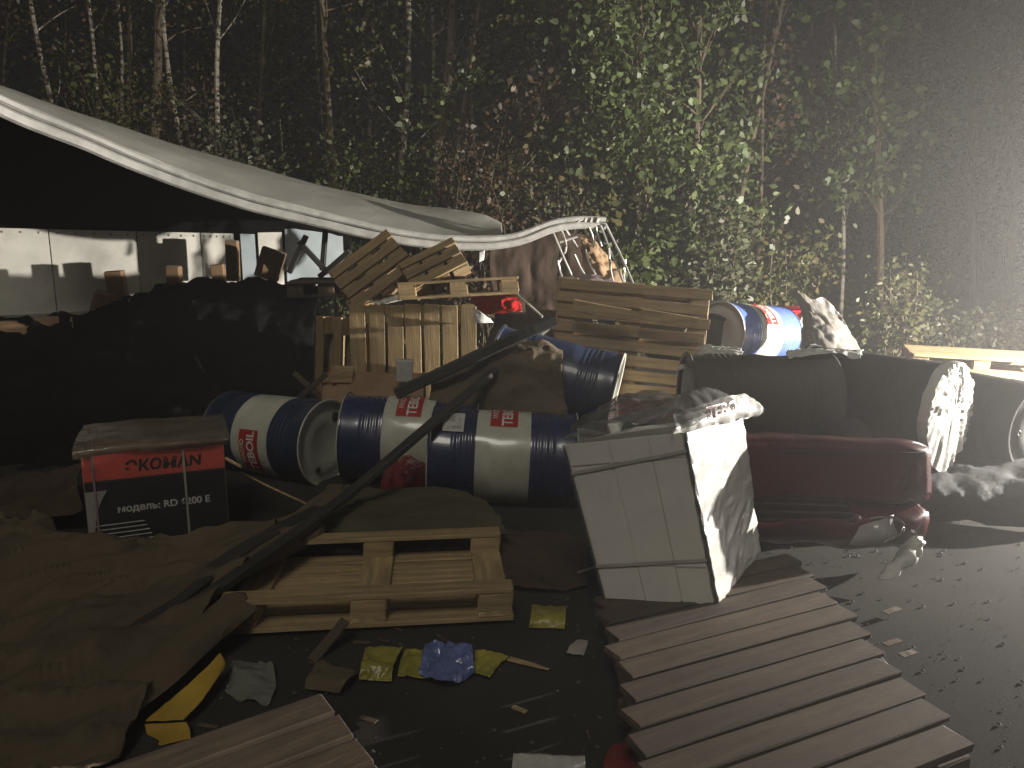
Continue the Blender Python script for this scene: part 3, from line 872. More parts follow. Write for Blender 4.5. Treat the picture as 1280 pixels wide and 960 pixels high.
# ------------------------------------------------------------------ white wrapped carton
def white_carton():
    FBL, FBR, FTL, FTR = P(757, 748, 2.95), P(893, 756, 2.93), P(706, 556, 3.02), P(852, 541, 3.0)
    BBR, BTR = P(946, 690, 3.42), P(924, 520, 3.46)
    BBL = FBL + (BBR - FBR); BTL = FTL + (BTR - FTR)
    t = thing('white_carton', 'tall white film-wrapped carton leaning on the sheared pallet', 'carton', tuple(FBL))
    def pf(u, v, d=0.0):      # front face
        a = FBL.lerp(FBR, u).lerp(FTL.lerp(FTR, u), v)
        n = (FBR - FBL).cross(FTL - FBL).normalized()
        return a + n * d
    m = MB(); m.hexa([FBL, FBR, BBR, BBL, FTL, FTR, BTR, BTL]); m.build('box', M['carton_white'], t)
    us, vs = [0.0, 0.36, 0.70, 1.0], [0.0, 0.22, 0.86, 1.0]
    for i in range(3):
        for j in range(3):
            u0, u1, v0, v1 = us[i] + 0.012, us[i + 1] - 0.012, vs[j] + 0.006, vs[j + 1] - 0.006
            d = 0.006 + 0.004 * ((i * 3 + j * 5) % 4) / 4
            m = MB(); m.hexa([pf(u0, v0, d), pf(u1, v0, d), pf(u1, v0, 0.001), pf(u0, v0, 0.001), pf(u0, v1, d), pf(u1, v1, d), pf(u1, v1, 0.001), pf(u0, v1, 0.001)]); m.build('front_panel', M['carton_white'], t)
    for v0, v1 in ((0.22, 0.27), (0.82, 0.90)):
        m = MB(); m.sweep([pf(u, v0 + (v1 - v0) * u, 0.0135 + 0.002 * math.sin(u * 9)) for u in np.linspace(-0.01, 1.01, 12)], rect(0.014, 0.004), up=(0, -1, 0.1)); m.build('strap', M['strap'], t)
    def ps(u, v, d=0.0):      # right side face
        a = FBR.lerp(BBR, u).lerp(FTR.lerp(BTR, u), v)
        n = (BBR - FBR).cross(FTR - FBR).normalized()
        return a + n * d
    sheet('side_film', [[ps(u, v, 0.012) for u in (0.0, 0.3, 0.65, 1.0)] for v in (0.0, 0.3, 0.6, 1.0)], M['white_film'], 50, 60, 0.009, 11, direction=(0.6, 0.5, 0.5), stretch=0.3, parent=t, thick=0.002, seed=31)
    m = MB(); m.tube([ps(0.0, v, 0.012) + Vector((0.003 * math.sin(v * 40), -0.006, 0)) for v in np.linspace(0, 1.0, 26)], 0.009, 6); m.build('corner_roll', M['film_dark'], t, True)
    m = MB(); m.tube([pf(0.0, v, 0.008) + Vector((-0.006, 0, 0)) for v in np.linspace(0, 1, 12)], 0.006, 6); m.build('corner_roll', M['film_dark'], t, True)
    # torn film on top
    tp = lambda u, w, h: FTL.lerp(FTR, u).lerp(BTL.lerp(BTR, u), w) + Vector((0, 0, h))
    sheet('torn_film', [[tp(-0.02, -0.02, 0.0), tp(0.4, -0.04, 0.02), tp(0.75, -0.03, 0.035), tp(1.03, -0.06, 0.0)], [tp(0.05, 0.35, 0.05), tp(0.4, 0.35, 0.08), tp(0.8, 0.3, 0.10), tp(1.1, 0.3, 0.03)],
                        [tp(0.0, 0.7, 0.03), tp(0.4, 0.7, 0.06), tp(0.8, 0.7, 0.14), tp(1.08, 0.7, 0.05)], [tp(0.05, 1.0, 0.0), tp(0.4, 1.05, 0.04), tp(0.8, 1.1, 0.08), tp(1.1, 1.0, 0.01)]],
          M['film_top'], 60, 60, 0.02, 5.5, parent=t, thick=0.002, seed=33, edge=0.02)
    fl = sheet('paper_flap', [[tp(0.92, -0.03, -0.01), tp(1.0, 0.35, 0.0), tp(1.06, 0.8, 0.0), tp(1.1, 1.08, 0.0)], [tp(0.94, 0.0, 0.03), tp(1.03, 0.35, 0.035), tp(1.08, 0.8, 0.035), tp(1.16, 1.1, 0.02)],
                         [tp(0.82, 0.15, 0.07), tp(0.92, 0.45, 0.09), tp(0.98, 0.85, 0.10), tp(1.0, 1.1, 0.08)]], M['white_film'], 40, 30, 0.018, 8, parent=t, thick=0.003, seed=35, edge=0.02)
    o = Vector(t['off'])
    q0, q1 = tp(0.98, 0.25, 0.055), tp(1.08, 0.95, 0.06)
    dx = (q1 - q0).normalized(); up_ = Vector((-0.35, -0.15, 0.9)); up_ = (up_ - dx * up_.dot(dx)).normalized()
    nn = dx.cross(up_).normalized()
    mid = (q0 + q1) / 2 + nn * 0.026
    link('lettering', text_mesh('lettering', 'TEBOIL', 0.072, lambda u, v: mid + dx * u * 1.5 + up_ * v - o, M['label_red'], step=0, bold=0.002), fl)


white_carton()


# ------------------------------------------------------------------ crushed red car
def crushed_car():
    x0, x1, yf = 0.62, 2.0, 3.5
    t = thing('crushed_car', 'dark red car crushed flat under the film-wrapped drums', 'car', (1.4, 4.4, 0))
    # shell: section runs from under the bumper up over the bonnet lip and back under the drums
    sec = [(3.72, 0.10), (3.60, 0.16), (3.55, 0.27), (3.57, 0.33), (3.66, 0.36), (3.585, 0.40), (3.58, 0.50), (3.585, 0.60), (3.592, 0.645), (3.61, 0.668), (3.66, 0.678), (3.74, 0.668), (3.85, 0.62), (4.1, 0.48), (4.35, 0.36), (4.7, 0.33), (5.2, 0.36), (5.7, 0.42), (6.1, 0.40), (6.15, 0.1)]
    sp = spline([Vector((0, y, z)) for y, z in sec], 70)
    nx = 44
    vs, fs = [], []
    for i in range(nx):
        u = i / (nx - 1)
        edge = min(u, 1 - u)
        rnd = 1 - max(0, 1 - edge / 0.14) ** 2
        for j, p in enumerate(sp):
            x = x0 + (x1 - x0) * u
            y, z = p.y, p.z
            y = 4.6 + (y - 4.6) * (0.95 + 0.05 * rnd)
            z = z * (0.955 + 0.045 * rnd) + 0.018 * (u - 0.4) * -2
            q = Vector((x * 2.2, y * 2.0, z * 2.2))
            h = 0.04 * ridged(q * 1.2, 2) * (0.5 if z > 0.4 and y < 3.8 else 1.0)
            vs.append((x + 0.02 * noise.noise(q * 2), y - 0.13 * max(0.0, min(1.0, (4.4 - y) / 0.6)) + h * 0.5, z + h * 0.55 - 0.02 * max(0, u - 0.6)))
    w = len(sp)
    cut = lambda i, j: (j in range(8, 17)) and (6 < i < 31)   # grille opening
    for i in range(nx - 1):
        for j in range(w - 1):
            if cut(i, j): continue
            fs.append([i * w + j, (i + 1) * w + j, (i + 1) * w + j + 1, i * w + j + 1])
    m = MB(); m.add(vs, fs)
    b = m.build('body_shell', M['car_red'], t, True)
    b.data.polygons.foreach_set('use_smooth', [True] * len(b.data.polygons))
    md = b.modifiers.new('solid', 'SOLIDIFY'); md.thickness = 0.012; md.offset = -1
    m = MB(); m.box((1.25, 3.68, 0.26), (1.0, 0.06, 0.22), None, 0.01); g = m.build('grille', M['tyre'], t)
    for k in range(4):
        m = MB(); m.box((1.25, 3.635, 0.19 + 0.045 * k), (0.95, 0.02, 0.014), Euler((0, 0.02 * (k - 1), 0)).to_matrix(), 0.003); m.build('grille_bar', M['rubber'], g)
    m = MB(); m.sweep([Vector((x, 3.462 + 0.012 * math.sin(x * 7), 0.635 - 0.02 * (x - 1.2))) for x in np.linspace(0.8, 1.93, 20)], rect(0.01, 0.009)); m.build('bonnet_gap', M['tyre'], t)
    # headlamp at the right corner
    m = MB(); m.add([], [])
    n = 14; vs, fs = [], []
    c = P(1098, 664, 3.42)
    for i in range(n):
        for j in range(n):
            a, bb = (i / (n - 1) - 0.5) * 2, (j / (n - 1) - 0.5) * 2
            vs.append(c + Vector((0.115 * a * (1 - 0.2 * bb), -0.05 * (1 - a * a * 0.8) * (1 - bb * bb * 0.7) + 0.05 * max(0, a), 0.062 * bb * (1 - 0.25 * a * a) + 0.02 * a)))
    m.add(vs, [[i * n + j, (i + 1) * n + j, (i + 1) * n + j + 1, i * n + j + 1] for i in range(n - 1) for j in range(n - 1)])
    hl = m.build('headlight', M['lens'], t, True)
    m = MB(); m.sweep([c + Vector((0.115 * math.cos(a) * 1.02, 0.012 - 0.01 * math.cos(a), 0.064 * math.sin(a) + 0.02 * math.cos(a))) for a in np.linspace(-1.3, 1.9, 16)], rect(0.012, 0.012)); m.build('chrome_trim', M['chrome'], hl, True)
    m = MB(); m.lathe([(0.03, 0.0005), (0.02, 0.025), (-0.02, 0.045)], 16, tuple(c + Vector((0.03, 0.03, 0.0)))); m.build('reflector', M['chrome'], hl, True)
    # front wheel in the dark
    for wx in (x0 + 0.12, x1 - 0.1):
        m = MB(); m.lathe([(-0.09, 0.20), (-0.09, 0.27), (-0.07, 0.30), (0.07, 0.30), (0.09, 0.27), (0.09, 0.20)], 28, (wx, 4.25, 0.30)); wh = m.build('tyre', M['tyre'], t, True)
        m = MB(); m.lathe([(-0.05, 0.02), (-0.06, 0.1), (-0.05, 0.19), (0.05, 0.19)], 24, (wx, 4.25, 0.30)); m.build('rim', M['rubber'], wh, True)


crushed_car()

# ------------------------------------------------------------------ long beams and rods
def rod_thing(name, label, pts, sec, m, cat, smooth=False, n=None):
    b = MB(); b.sweep(spline([P(*p) for p in pts], n or (len(pts) * 8)), sec)
    o = b.build(name, M[m], None, smooth)
    return tag(o, label, cat)


rod_thing('side_beam', 'long dark side beam running from the lower left up to the heap', [(215, 775, 2.80), (300, 716, 3.1), (430, 622, 3.85), (545, 525, 4.4), (692, 402, 5.9)], rect(0.06, 0.04), 'dusty', 'beam')
rod_thing('side_beam', 'dark wide rail behind the striped drums, rising towards the torn curtain', [(495, 492, 5.0), (560, 462, 5.0), (640, 424, 5.02), (694, 400, 5.06)], rect(0.06, 0.075), 'rubber', 'beam')
rod_thing('rubber_strip', 'dark strip lying beside the long beam at the lower left', [(40, 880, 2.4), (190, 775, 2.8), (300, 690, 3.3), (400, 636, 3.85)], rect(0.09, 0.03), 'dusty', 'strip')
rod_thing('bright_rod', 'thin brightly lit rod leaning on the brown cloth', [(622, 466, 5.5), (655, 434, 5.55), (694, 400, 5.6)], rect(0.02, 0.02), 'rod', 'rod')
rod_thing('thin_rod', 'thin grey rod slanting down beside the red bag', [(641, 363, 6.7), (678, 396, 6.5)], rect(0.018, 0.018), 'rod', 'rod')
rod_thing('strap_band', 'flat brown strap hanging from the upside-down pallet front', [(352, 866, 2.62), (395, 820, 2.75), (432, 775, 2.84)], rect(0.055, 0.012), 'brown', 'strap')
rod_thing('white_stake', 'pale stake lying with crumpled film beside the white carton', [(690, 722, 3.5), (720, 716, 3.45), (755, 706, 3.3)], rect(0.018, 0.012), 'strap', 'stake')

rod_thing('lit_stringer_board', 'pale board added as the lit top stringer of the slatted pallet, left piece', [(716, 381, 5.62), (752, 388, 5.6), (788, 394, 5.58)], rect(0.022, 0.085, 0.004), 'wood_pale', 'board')  # added boards, pale wood tone stands in for light on the stringer
rod_thing('lit_stringer_board', 'pale board added as the lit top stringer of the slatted pallet, right piece', [(800, 392, 5.6), (836, 398, 5.58), (872, 404, 5.56)], rect(0.022, 0.08, 0.004), 'wood_pale', 'board')

# ------------------------------------------------------------------ cloths and tarpaulins
def cloth(name, label, net, m, cat='tarp', nu=60, nv=60, **k):
    o = sheet(name, net, M[m], nu, nv, **k)
    return tag(o, label, cat)


D = (0.72, 0.66, 0.2)
cloth('brown_tarpaulin', 'big brown tarpaulin spread in diagonal folds over the lower left',
      [[PZ(-260, 960, 0.02), PZ(-60, 985, 0.03), P(80, 990, 2.0), P(140, 965, 2.12)],
       [PZ(-220, 800, 0.10), P(0, 810, 2.75), P(110, 830, 2.65), P(222, 845, 2.62)],
       [P(-150, 700, 3.5), P(40, 700, 3.45), P(170, 725, 3.3), P(310, 738, 3.15)],
       [P(-120, 640, 4.0), P(60, 695, 3.65), P(200, 712, 3.45), P(400, 672, 3.7)],
       [P(-100, 610, 4.4), P(100, 700, 3.68), P(300, 688, 3.74), P(440, 632, 4.05)]],
      'brown', nu=130, nv=130, amp=0.11, scale=4.6, direction=D, stretch=0.2, thick=0.008, seed=41)
cloth('brown_tarpaulin', 'folded brown tarpaulin heaped around the foot of the generator carton',
      [[P(15, 760, 3.2), P(120, 770, 3.15), P(230, 720, 3.3), P(330, 690, 3.5)],
       [P(20, 690, 3.45), P(110, 705, 3.45), P(220, 694, 3.46), P(345, 665, 3.65)],
       [P(40, 645, 3.75), P(108, 688, 3.62), P(220, 684, 3.64), P(350, 648, 3.9)]],
      'brown', nu=80, nv=50, amp=0.05, scale=5.5, direction=D, stretch=0.2, thick=0.008, seed=43)
cloth('brown_tarpaulin', 'brown cloth slumped left of the generator carton in the dark',
      [[P(-60, 660, 4.0), P(40, 655, 4.0), P(105, 640, 4.05)], [P(-60, 625, 4.3), P(40, 620, 4.3), P(104, 600, 4.25)], [P(-60, 605, 4.8), P(40, 600, 4.8), P(104, 590, 4.7)]],
      'brown_dark', nu=40, nv=30, amp=0.05, scale=3.5, thick=0.008, seed=45)
cloth('olive_cloth', 'olive cloth bunched between the front drums and the upside-down pallet',
      [[P(395, 672, 3.75), P(480, 678, 3.72), P(560, 668, 3.75), P(640, 668, 3.72)], [P(400, 640, 3.95), P(480, 640, 3.95), P(560, 622, 4.0), P(615, 645, 3.95)],
       [P(410, 612, 4.3), P(480, 618, 4.25), P(550, 620, 4.25), P(600, 630, 4.2)]],
      'olive', nu=60, nv=40, amp=0.04, scale=5, direction=(1, 0.1, 0), stretch=0.4, thick=0.008, seed=47)
cloth('dark_sack', 'dark sack lying on the asphalt behind the upside-down pallet',
      [[PZ(610, 735, 0.01), PZ(680, 742, 0.01), PZ(735, 735, 0.01)], [P(610, 690, 3.72), P(680, 692, 3.72), P(735, 700, 3.6)], [PZ(615, 668, 0.02), PZ(690, 668, 0.02), PZ(735, 672, 0.02)]],
      'brown_dark', 'sack', nu=40, nv=30, amp=0.03, scale=5, thick=0.008, seed=49)
cloth('brown_cloth', 'brown cloth mound behind the front drum, under the bright rod',
      [[P(530, 530, 4.9), P(600, 530, 4.9), P(660, 530, 4.9), P(712, 540, 4.85)], [P(540, 495, 5.05), P(600, 480, 5.02), P(655, 478, 5.0), P(706, 505, 4.98)],
       [P(545, 470, 5.35), P(610, 446, 5.2), P(660, 440, 5.1), P(702, 452, 5.05)], [P(545, 480, 6.0), P(610, 440, 5.9), P(660, 424, 5.8), P(704, 432, 5.7)]],
      'brown', nu=60, nv=50, amp=0.04, scale=3.6, thick=0.008, seed=51)
cloth('brown_cloth', 'brown cloth bunched at the foot of the upright pallet',
      [[P(400, 520, 5.55), P(460, 520, 5.5), P(530, 520, 5.45)], [P(405, 485, 5.75), P(460, 478, 5.75), P(530, 490, 5.65)], [P(405, 470, 6.0), P(460, 468, 6.0), P(530, 478, 6.0)]],
      'kraft', nu=40, nv=30, amp=0.03, scale=5, thick=0.008, seed=53)
cloth('shade_mound', 'added black mound standing in for the shade under the trailer roof',
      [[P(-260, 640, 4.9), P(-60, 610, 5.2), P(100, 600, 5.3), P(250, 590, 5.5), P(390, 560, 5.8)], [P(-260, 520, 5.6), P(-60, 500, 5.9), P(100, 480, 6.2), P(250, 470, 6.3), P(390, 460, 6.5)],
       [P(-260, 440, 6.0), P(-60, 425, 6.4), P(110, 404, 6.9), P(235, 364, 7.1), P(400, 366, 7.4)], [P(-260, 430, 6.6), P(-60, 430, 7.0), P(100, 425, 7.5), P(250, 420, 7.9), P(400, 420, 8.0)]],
      'black', nu=110, nv=80, amp=0.10, scale=3.6, thick=0.008, seed=55)  # added mound carrying the under-roof shade in its black colour
cloth('grey_tarpaulin', 'crumpled grey tarp peaked like a tent beside the red bin',
      [[P(985, 362, 7.0), P(1000, 362, 6.95), P(1016, 372, 6.95), P(1030, 378, 7.0)], [P(1000, 390, 6.85), P(1015, 392, 6.75), P(1035, 395, 6.75), P(1052, 398, 6.85)],
       [P(1000, 420, 6.7), P(1018, 420, 6.55), P(1050, 420, 6.55), P(1072, 425, 6.75)], [P(990, 452, 6.6), P(1020, 452, 6.4), P(1055, 450, 6.4), P(1086, 450, 6.6)]],
      'grey_tarp', nu=50, nv=50, amp=0.035, scale=7, direction=(0.35, -0.15, -0.9), stretch=0.15, thick=0.006, seed=57)
cloth('grey_tarpaulin', 'pale back fold of tarp standing behind the tent-shaped grey tarp',
      [[P(1012, 378, 7.5), P(1030, 372, 7.5), P(1052, 396, 7.5)], [P(995, 415, 7.4), P(1040, 415, 7.5), P(1066, 420, 7.5)], [P(995, 455, 7.3), P(1040, 455, 7.4), P(1080, 452, 7.4)]],
      'grey_tarp', nu=30, nv=30, amp=0.03, scale=6, direction=(0, 0, 1), thick=0.006, seed=58)
cloth('white_film', 'torn pale film draped over the left end of the wrapped grey drum',
      [[P(845, 466, 4.85), P(862, 462, 4.75), P(880, 458, 4.7)], [P(868, 450, 4.95), P(890, 446, 4.8), P(925, 448, 4.7)], [P(880, 434, 5.2), P(900, 436, 5.1), P(925, 440, 5.0)]],
      'white_film', 'film', nu=40, nv=40, amp=0.022, scale=9, direction=(0.5, 0, 0.8), thick=0.003, seed=59, edge=0.02)
cloth('clear_film', 'clear film wound in folds round the middle of the wrapped grey drum',
      [[P(985, 452, 4.62), P(1010, 446, 4.6), P(1050, 446, 4.6), P(1075, 450, 4.55)], [P(985, 441, 4.75), P(1010, 440, 4.72), P(1050, 441, 4.7), P(1078, 442, 4.68)], [P(985, 442, 4.9), P(1010, 441, 4.9), P(1050, 442, 4.9), P(1078, 445, 4.85)]],
      'white_film', 'film', nu=40, nv=20, amp=0.02, scale=9, thick=0.003, seed=60, edge=0.02)
cloth('mauve_film', 'greyish mauve film bunched below the bent roof bows',
      [[P(688, 378, 6.6), P(730, 380, 6.5), P(770, 384, 6.4), P(806, 386, 6.3)], [P(700, 366, 6.9), P(730, 358, 6.8), P(765, 362, 6.7), P(796, 372, 6.6)], [P(715, 352, 7.2), P(738, 346, 7.2), P(760, 352, 7.1), P(785, 366, 7.0)]],
      'film_mauve', 'film', nu=50, nv=40, amp=0.03, scale=6, thick=0.003, seed=61)
cloth('dark_red_bag', 'shiny dark red bag crumpled at the foot of the middle drum',
      [[P(478, 620, 4.5), P(505, 628, 4.42), P(538, 618, 4.5)], [P(485, 595, 4.55), P(510, 590, 4.42), P(535, 600, 4.5)], [P(492, 578, 4.75), P(510, 576, 4.65), P(530, 582, 4.7)]],
      'red_film', 'bag', nu=40, nv=40, amp=0.03, scale=9, thick=0.004, seed=63)
cloth('red_bag', 'bright red bag crushed under the edge-on pallet',
      [[P(588, 392, 6.75), P(615, 394, 6.65), P(652, 392, 6.65)], [P(590, 380, 6.85), P(620, 376, 6.8), P(650, 380, 6.8)], [P(595, 369, 7.1), P(620, 367, 7.1), P(640, 369, 7.0)]],
      'red', 'bag', nu=40, nv=30, amp=0.035, scale=8, thick=0.004, seed=65)
cloth('pale_cloth', 'pale grey cloth scrap hanging left of the slatted pallet',
      [[P(668, 452, 5.65), P(690, 448, 5.6), P(706, 446, 5.6)], [P(676, 462, 5.5), P(695, 466, 5.45), P(712, 470, 5.45)], [P(690, 468, 5.4), P(702, 476, 5.35), P(712, 484, 5.35)]],
      'grey_tarp', 'cloth', nu=24, nv=24, amp=0.015, scale=8, thick=0.004, seed=67)
cloth('white_scrap', 'bright white film scrap below the tilted pallet',
      [[P(463, 380, 6.4), P(480, 381, 6.35), P(505, 377, 6.4)], [P(466, 374, 6.5), P(482, 373, 6.5), P(500, 370, 6.5)], [P(466, 370, 6.6), P(482, 370, 6.6), P(498, 368, 6.6)]],
      'white_film', 'film', nu=24, nv=16, amp=0.015, scale=10, thick=0.003, seed=68, edge=0.02)
cloth('pale_film', 'pale pointed film corner beside the upright pallet',
      [[P(591, 384, 5.95), P(604, 392, 5.95), P(616, 401, 6.0)], [P(592, 396, 5.95), P(604, 402, 5.95), P(617, 402, 6.0)], [P(593, 404, 5.95), P(604, 404, 5.95), P(617, 403, 6.0)]],
      'white_film', 'film', nu=20, nv=16, amp=0.006, scale=10, thick=0.003, seed=69)
cloth('torn_cardboard', 'torn cardboard and film coloured pale as if lit, beside the broken headlight',
      [[P(1098, 726, 3.35), P(1118, 722, 3.35), P(1140, 700, 3.4)], [P(1108, 712, 3.4), P(1128, 702, 3.38), P(1150, 690, 3.42)], [P(1128, 690, 3.5), P(1140, 678, 3.48), P(1152, 676, 3.5)], [P(1140, 660, 3.6), P(1145, 656, 3.6), P(1150, 655, 3.6)]],
      'paper', 'cardboard', nu=24, nv=36, amp=0.02, scale=10, thick=0.004, seed=70, edge=0.02)  # pale paper colour stands in for light on the shaded cardboard
cloth('crumpled_cardboard', 'crumpled cardboard caught behind the bent roof bows',
      [[P(726, 296, 7.75), P(745, 300, 7.75), P(762, 315, 7.75)], [P(728, 325, 7.7), P(748, 325, 7.65), P(775, 330, 7.7)], [P(735, 360, 7.5), P(755, 356, 7.45), P(782, 360, 7.5)]],
      'kraft', 'cardboard', nu=30, nv=36, amp=0.045, scale=7, thick=0.005, seed=71, edge=0.03)
cloth('dark_tarpaulin', 'dark film tail stretched behind the top of the white carton',
      [[P(715, 545, 3.9), P(760, 530, 3.75), P(830, 525, 3.6)], [P(720, 535, 4.1), P(770, 512, 3.95), P(850, 508, 3.85)], [P(730, 540, 4.3), P(780, 500, 4.25), P(850, 500, 4.2)]],
      'film_dark', 'film', nu=40, nv=30, amp=0.03, scale=6, thick=0.003, seed=72)

def roll(label, pts, r, m, seed):
    ps = spline([P(*p) for p in pts], 60)
    b = MB(); n = 14; vs, fs = [], []
    for i, p in enumerate(ps):
        t = (ps[min(i + 1, 59)] - ps[max(i - 1, 0)]).normalized(); side = t.cross(Vector((0, 0, 1))).normalized(); u = side.cross(t)
        k0 = min(1.0, i / 5, (59 - i) / 5) * 0.7 + 0.3
        for k in range(n):
            a = 2 * math.pi * k / n
            rr = r * k0 * (1 + 0.35 * noise.noise(p * 2.2 + Vector((seed, math.cos(a) * 0.9, math.sin(a) * 0.9))) + 0.22 * ridged(Vector((a * 0.9 + seed, i * 0.035, math.sin(a))), 2))
            vs.append(p + side * rr * 1.5 * math.cos(a) + u * rr * 0.85 * math.sin(a))
    for i in range(59):
        for k in range(n): fs.append([i * n + k, i * n + (k + 1) % n, (i + 1) * n + (k + 1) % n, (i + 1) * n + k])
    fs += [list(range(n)), [59 * n + k for k in range(n)]]
    b.add(vs, fs); o = b.build('rolled_tarpaulin', M[m], None, True)
    o.data.polygons.foreach_set('use_smooth', [True] * len(o.data.polygons))
    tag(o, label, 'tarp')


roll('rolled brown tarpaulin edge left of the long beam', [(-60, 900, 2.32), (90, 830, 2.62), (220, 745, 3.0), (330, 690, 3.4), (400, 655, 3.75)], 0.055, 'brown', 1)
roll('dark rolled tarpaulin between the long beam and the yellow tape', [(-30, 990, 2.02), (110, 905, 2.25), (230, 812, 2.65), (310, 745, 3.0)], 0.05, 'brown', 2)
roll('narrow rolled tarpaulin crossing below the generator carton', [(60, 850, 2.65), (130, 775, 2.98), (200, 720, 3.3), (330, 672, 3.6)], 0.035, 'brown', 3)
cloth('road_dimming_sheet', 'black sheet added to dim the lit road beside the foil-ended drum',
      [[PZ(1120, 640, 0.02), PZ(1210, 650, 0.02), PZ(1330, 660, 0.02)], [P(1130, 615, 4.15), P(1215, 618, 4.15), P(1330, 618, 4.15)], [P(1140, 580, 4.7), P(1215, 578, 4.75), P(1330, 582, 4.7)], [PZ(1150, 560, 0.02), PZ(1220, 556, 0.02), PZ(1330, 556, 0.02)]],
      'black_wrap', 'sheet', nu=50, nv=40, amp=0.04, scale=4, thick=0.006, seed=75)  # invented cover, dark so the lamplit asphalt looks dimmer

# ------------------------------------------------------------------ cartons, bins and bits
def carton(label, c, size, rot, m='kraft', name='cardboard_box', cat='box', group=None):
    t = thing(name, label, cat, tuple(c), group=group)
    rm = Euler(rot).to_matrix()
    b = MB(); b.box(c, size, rm, 0.006); b.build('box', M[m], t)
    b = MB(); b.box(Vector(c) + rm @ Vector((0, 0, size[2] / 2 + 0.002)), (size[0] * 0.99, size[1] * 0.12, 0.003), rm); b.build('tape', M['strap'], t)
    return t


for lab, px, py, Y, s, r in [
    ('brown box leaning leftmost in the row before the pale wall', 128, 380, 7.1, (0.16, 0.14, 0.22), (0.2, 0.35, 0.3)),
    ('brown box standing upright before the pale wall', 146, 356, 7.3, (0.15, 0.14, 0.26), (0.05, -0.08, 0.2)),
    ('low box beside the upright box before the pale wall', 178, 384, 7.0, (0.14, 0.12, 0.22), (0.4, -0.5, 0.5)),
    ('small box in the middle of the dark cargo row', 218, 352, 7.5, (0.12, 0.12, 0.30), (0, 0.05, 0.1)),
    ('small box at the right of the dark cargo row', 274, 350, 7.6, (0.12, 0.12, 0.30), (0, -0.06, 0.2)),
    ('tall brown box against the blue wall panel', 291, 326, 8.2, (0.12, 0.12, 0.42), (0, 0.03, 0.1)),
    ('tilted brown box right of the blue wall panel', 338, 330, 8.0, (0.24, 0.14, 0.30), (0.1, 0.35, 0.2))]:
    carton(lab, P(px, py, Y), s, r)
for k, (px, py, a) in enumerate([(372, 318, 0.5), (392, 322, -0.7), (405, 312, 0.15), (418, 330, 0.9)]):
    b = MB(); b.box(P(px, py, 7.8), (0.05, 0.05, 0.42), Euler((0.1, a, 0)).to_matrix(), 0.005)
    tag(b.build('broken_post', M['rubber']), ['dark post leaning right, leftmost before the broken wall', 'dark post leaning left, second before the broken wall', 'nearly upright dark post before the broken wall', 'dark post lying low beside the tilted pallet'][k], 'post')
# crossed slats in the dark
t = thing('crossed_slats', 'pale crossed slats half lost in the dark beside the edge-on pallet', 'slats', tuple(P(388, 498, 5.7)))
for a in (0.75, -0.7):
    b = MB(); b.box(P(388, 485, 5.7) + Vector((0, 0.01 * (a > 0), 0)), (0.34, 0.018, 0.04), Euler((0, a, 0)).to_matrix(), 0.004); b.build('slat', M['wood_grey'], t)
# small red and white packet
carton('small red and white packet at the upright pallet foot', P(506, 463, 5.62), (0.12, 0.1, 0.16), (0, 0.04, 0.1), 'paper', 'small_packet', 'packet')
carton('pale block lying at the edge-on pallet foot', P(428, 468, 5.75), (0.16, 0.1, 0.12), (0, 0.04, 0.1), 'wood_pale', 'wood_block', 'block')


def red_bin():
    c = P(985, 420, 7.75)
    t = thing('red_bin', 'red plastic bin between the bright drum and grey tarp', 'bin', tuple(c))
    b = MB(); w0, w1, h = 0.20, 0.25, 0.56
    z0, z1 = c.z - 0.28, c.z + 0.26
    vs = [(c.x + sx * w, c.y + sy * w, z) for w, z in ((w0, z0), (w1, z1)) for sx, sy in ((-1, -1), (1, -1), (1, 1), (-1, 1))]
    b.hexa(vs); o = b.build('tub', M['red'], t)
    b = MB(); b.box((c.x, c.y, z1 + 0.012), (w1 * 2 + 0.04, w1 * 2 + 0.04, 0.022), None, 0.006); b.build('rim', M['red'], t)
red_bin()

# yellow tape, packets and litter in the foreground
def strip(name, label, pts, w, m, cat, thick=0.004, amp=0.006, seed=0, up=(0, 0, 1)):
    ps = [Vector(p) for p in pts]
    rows = [[], [], []]
    for i, p in enumerate(ps):
        d = ps[min(i + 1, len(ps) - 1)] - ps[max(i - 1, 0)]
        s = d.cross(Vector(up)).normalized() * (w[i] if isinstance(w, (list, tuple)) else w) / 2
        for k, f in enumerate((-1, 0, 1)): rows[k].append(p + s * f)
    o = sheet(name, rows, M[m], 40, 12, amp, 12, thick=thick, seed=seed)
    return tag(o, label, cat)


cloth('yellow_tape', 'wide yellow tape bent upright beside the lower left pallet', [[P(275, 818, 2.6), P(235, 858, 2.46), P(182, 903, 2.32)], [P(279, 826, 2.58), P(245, 868, 2.43), P(205, 903, 2.31)], [P(278, 836, 2.56), P(254, 876, 2.4), P(230, 902, 2.3)]], 'yellow', 'tape', nu=40, nv=12, amp=0.006, scale=9, thick=0.004, seed=1)
cloth('yellow_tape', 'yellow tape end folded flat below the upright yellow tape', [[P(181, 905, 2.31), P(232, 902, 2.29)], [P(184, 920, 2.27), P(237, 912, 2.26)], [P(188, 934, 2.22), P(238, 922, 2.22)]], 'yellow', 'tape', nu=24, nv=16, amp=0.005, scale=9, thick=0.004, seed=2)
strip('lime_strip', 'thin lime strip lying before the clear plastic tray', [P(252, 907, 2.36), P(275, 888, 2.45), P(300, 872, 2.52)], 0.022, 'lime', 'strip', seed=3)
strip('white_paper', 'small white paper piece tucked beside the yellow tape', [P(232, 898, 2.42), P(248, 892, 2.45), P(258, 886, 2.48)], 0.05, 'paper', 'paper', seed=4, up=(0.1, 0.8, 0.6))
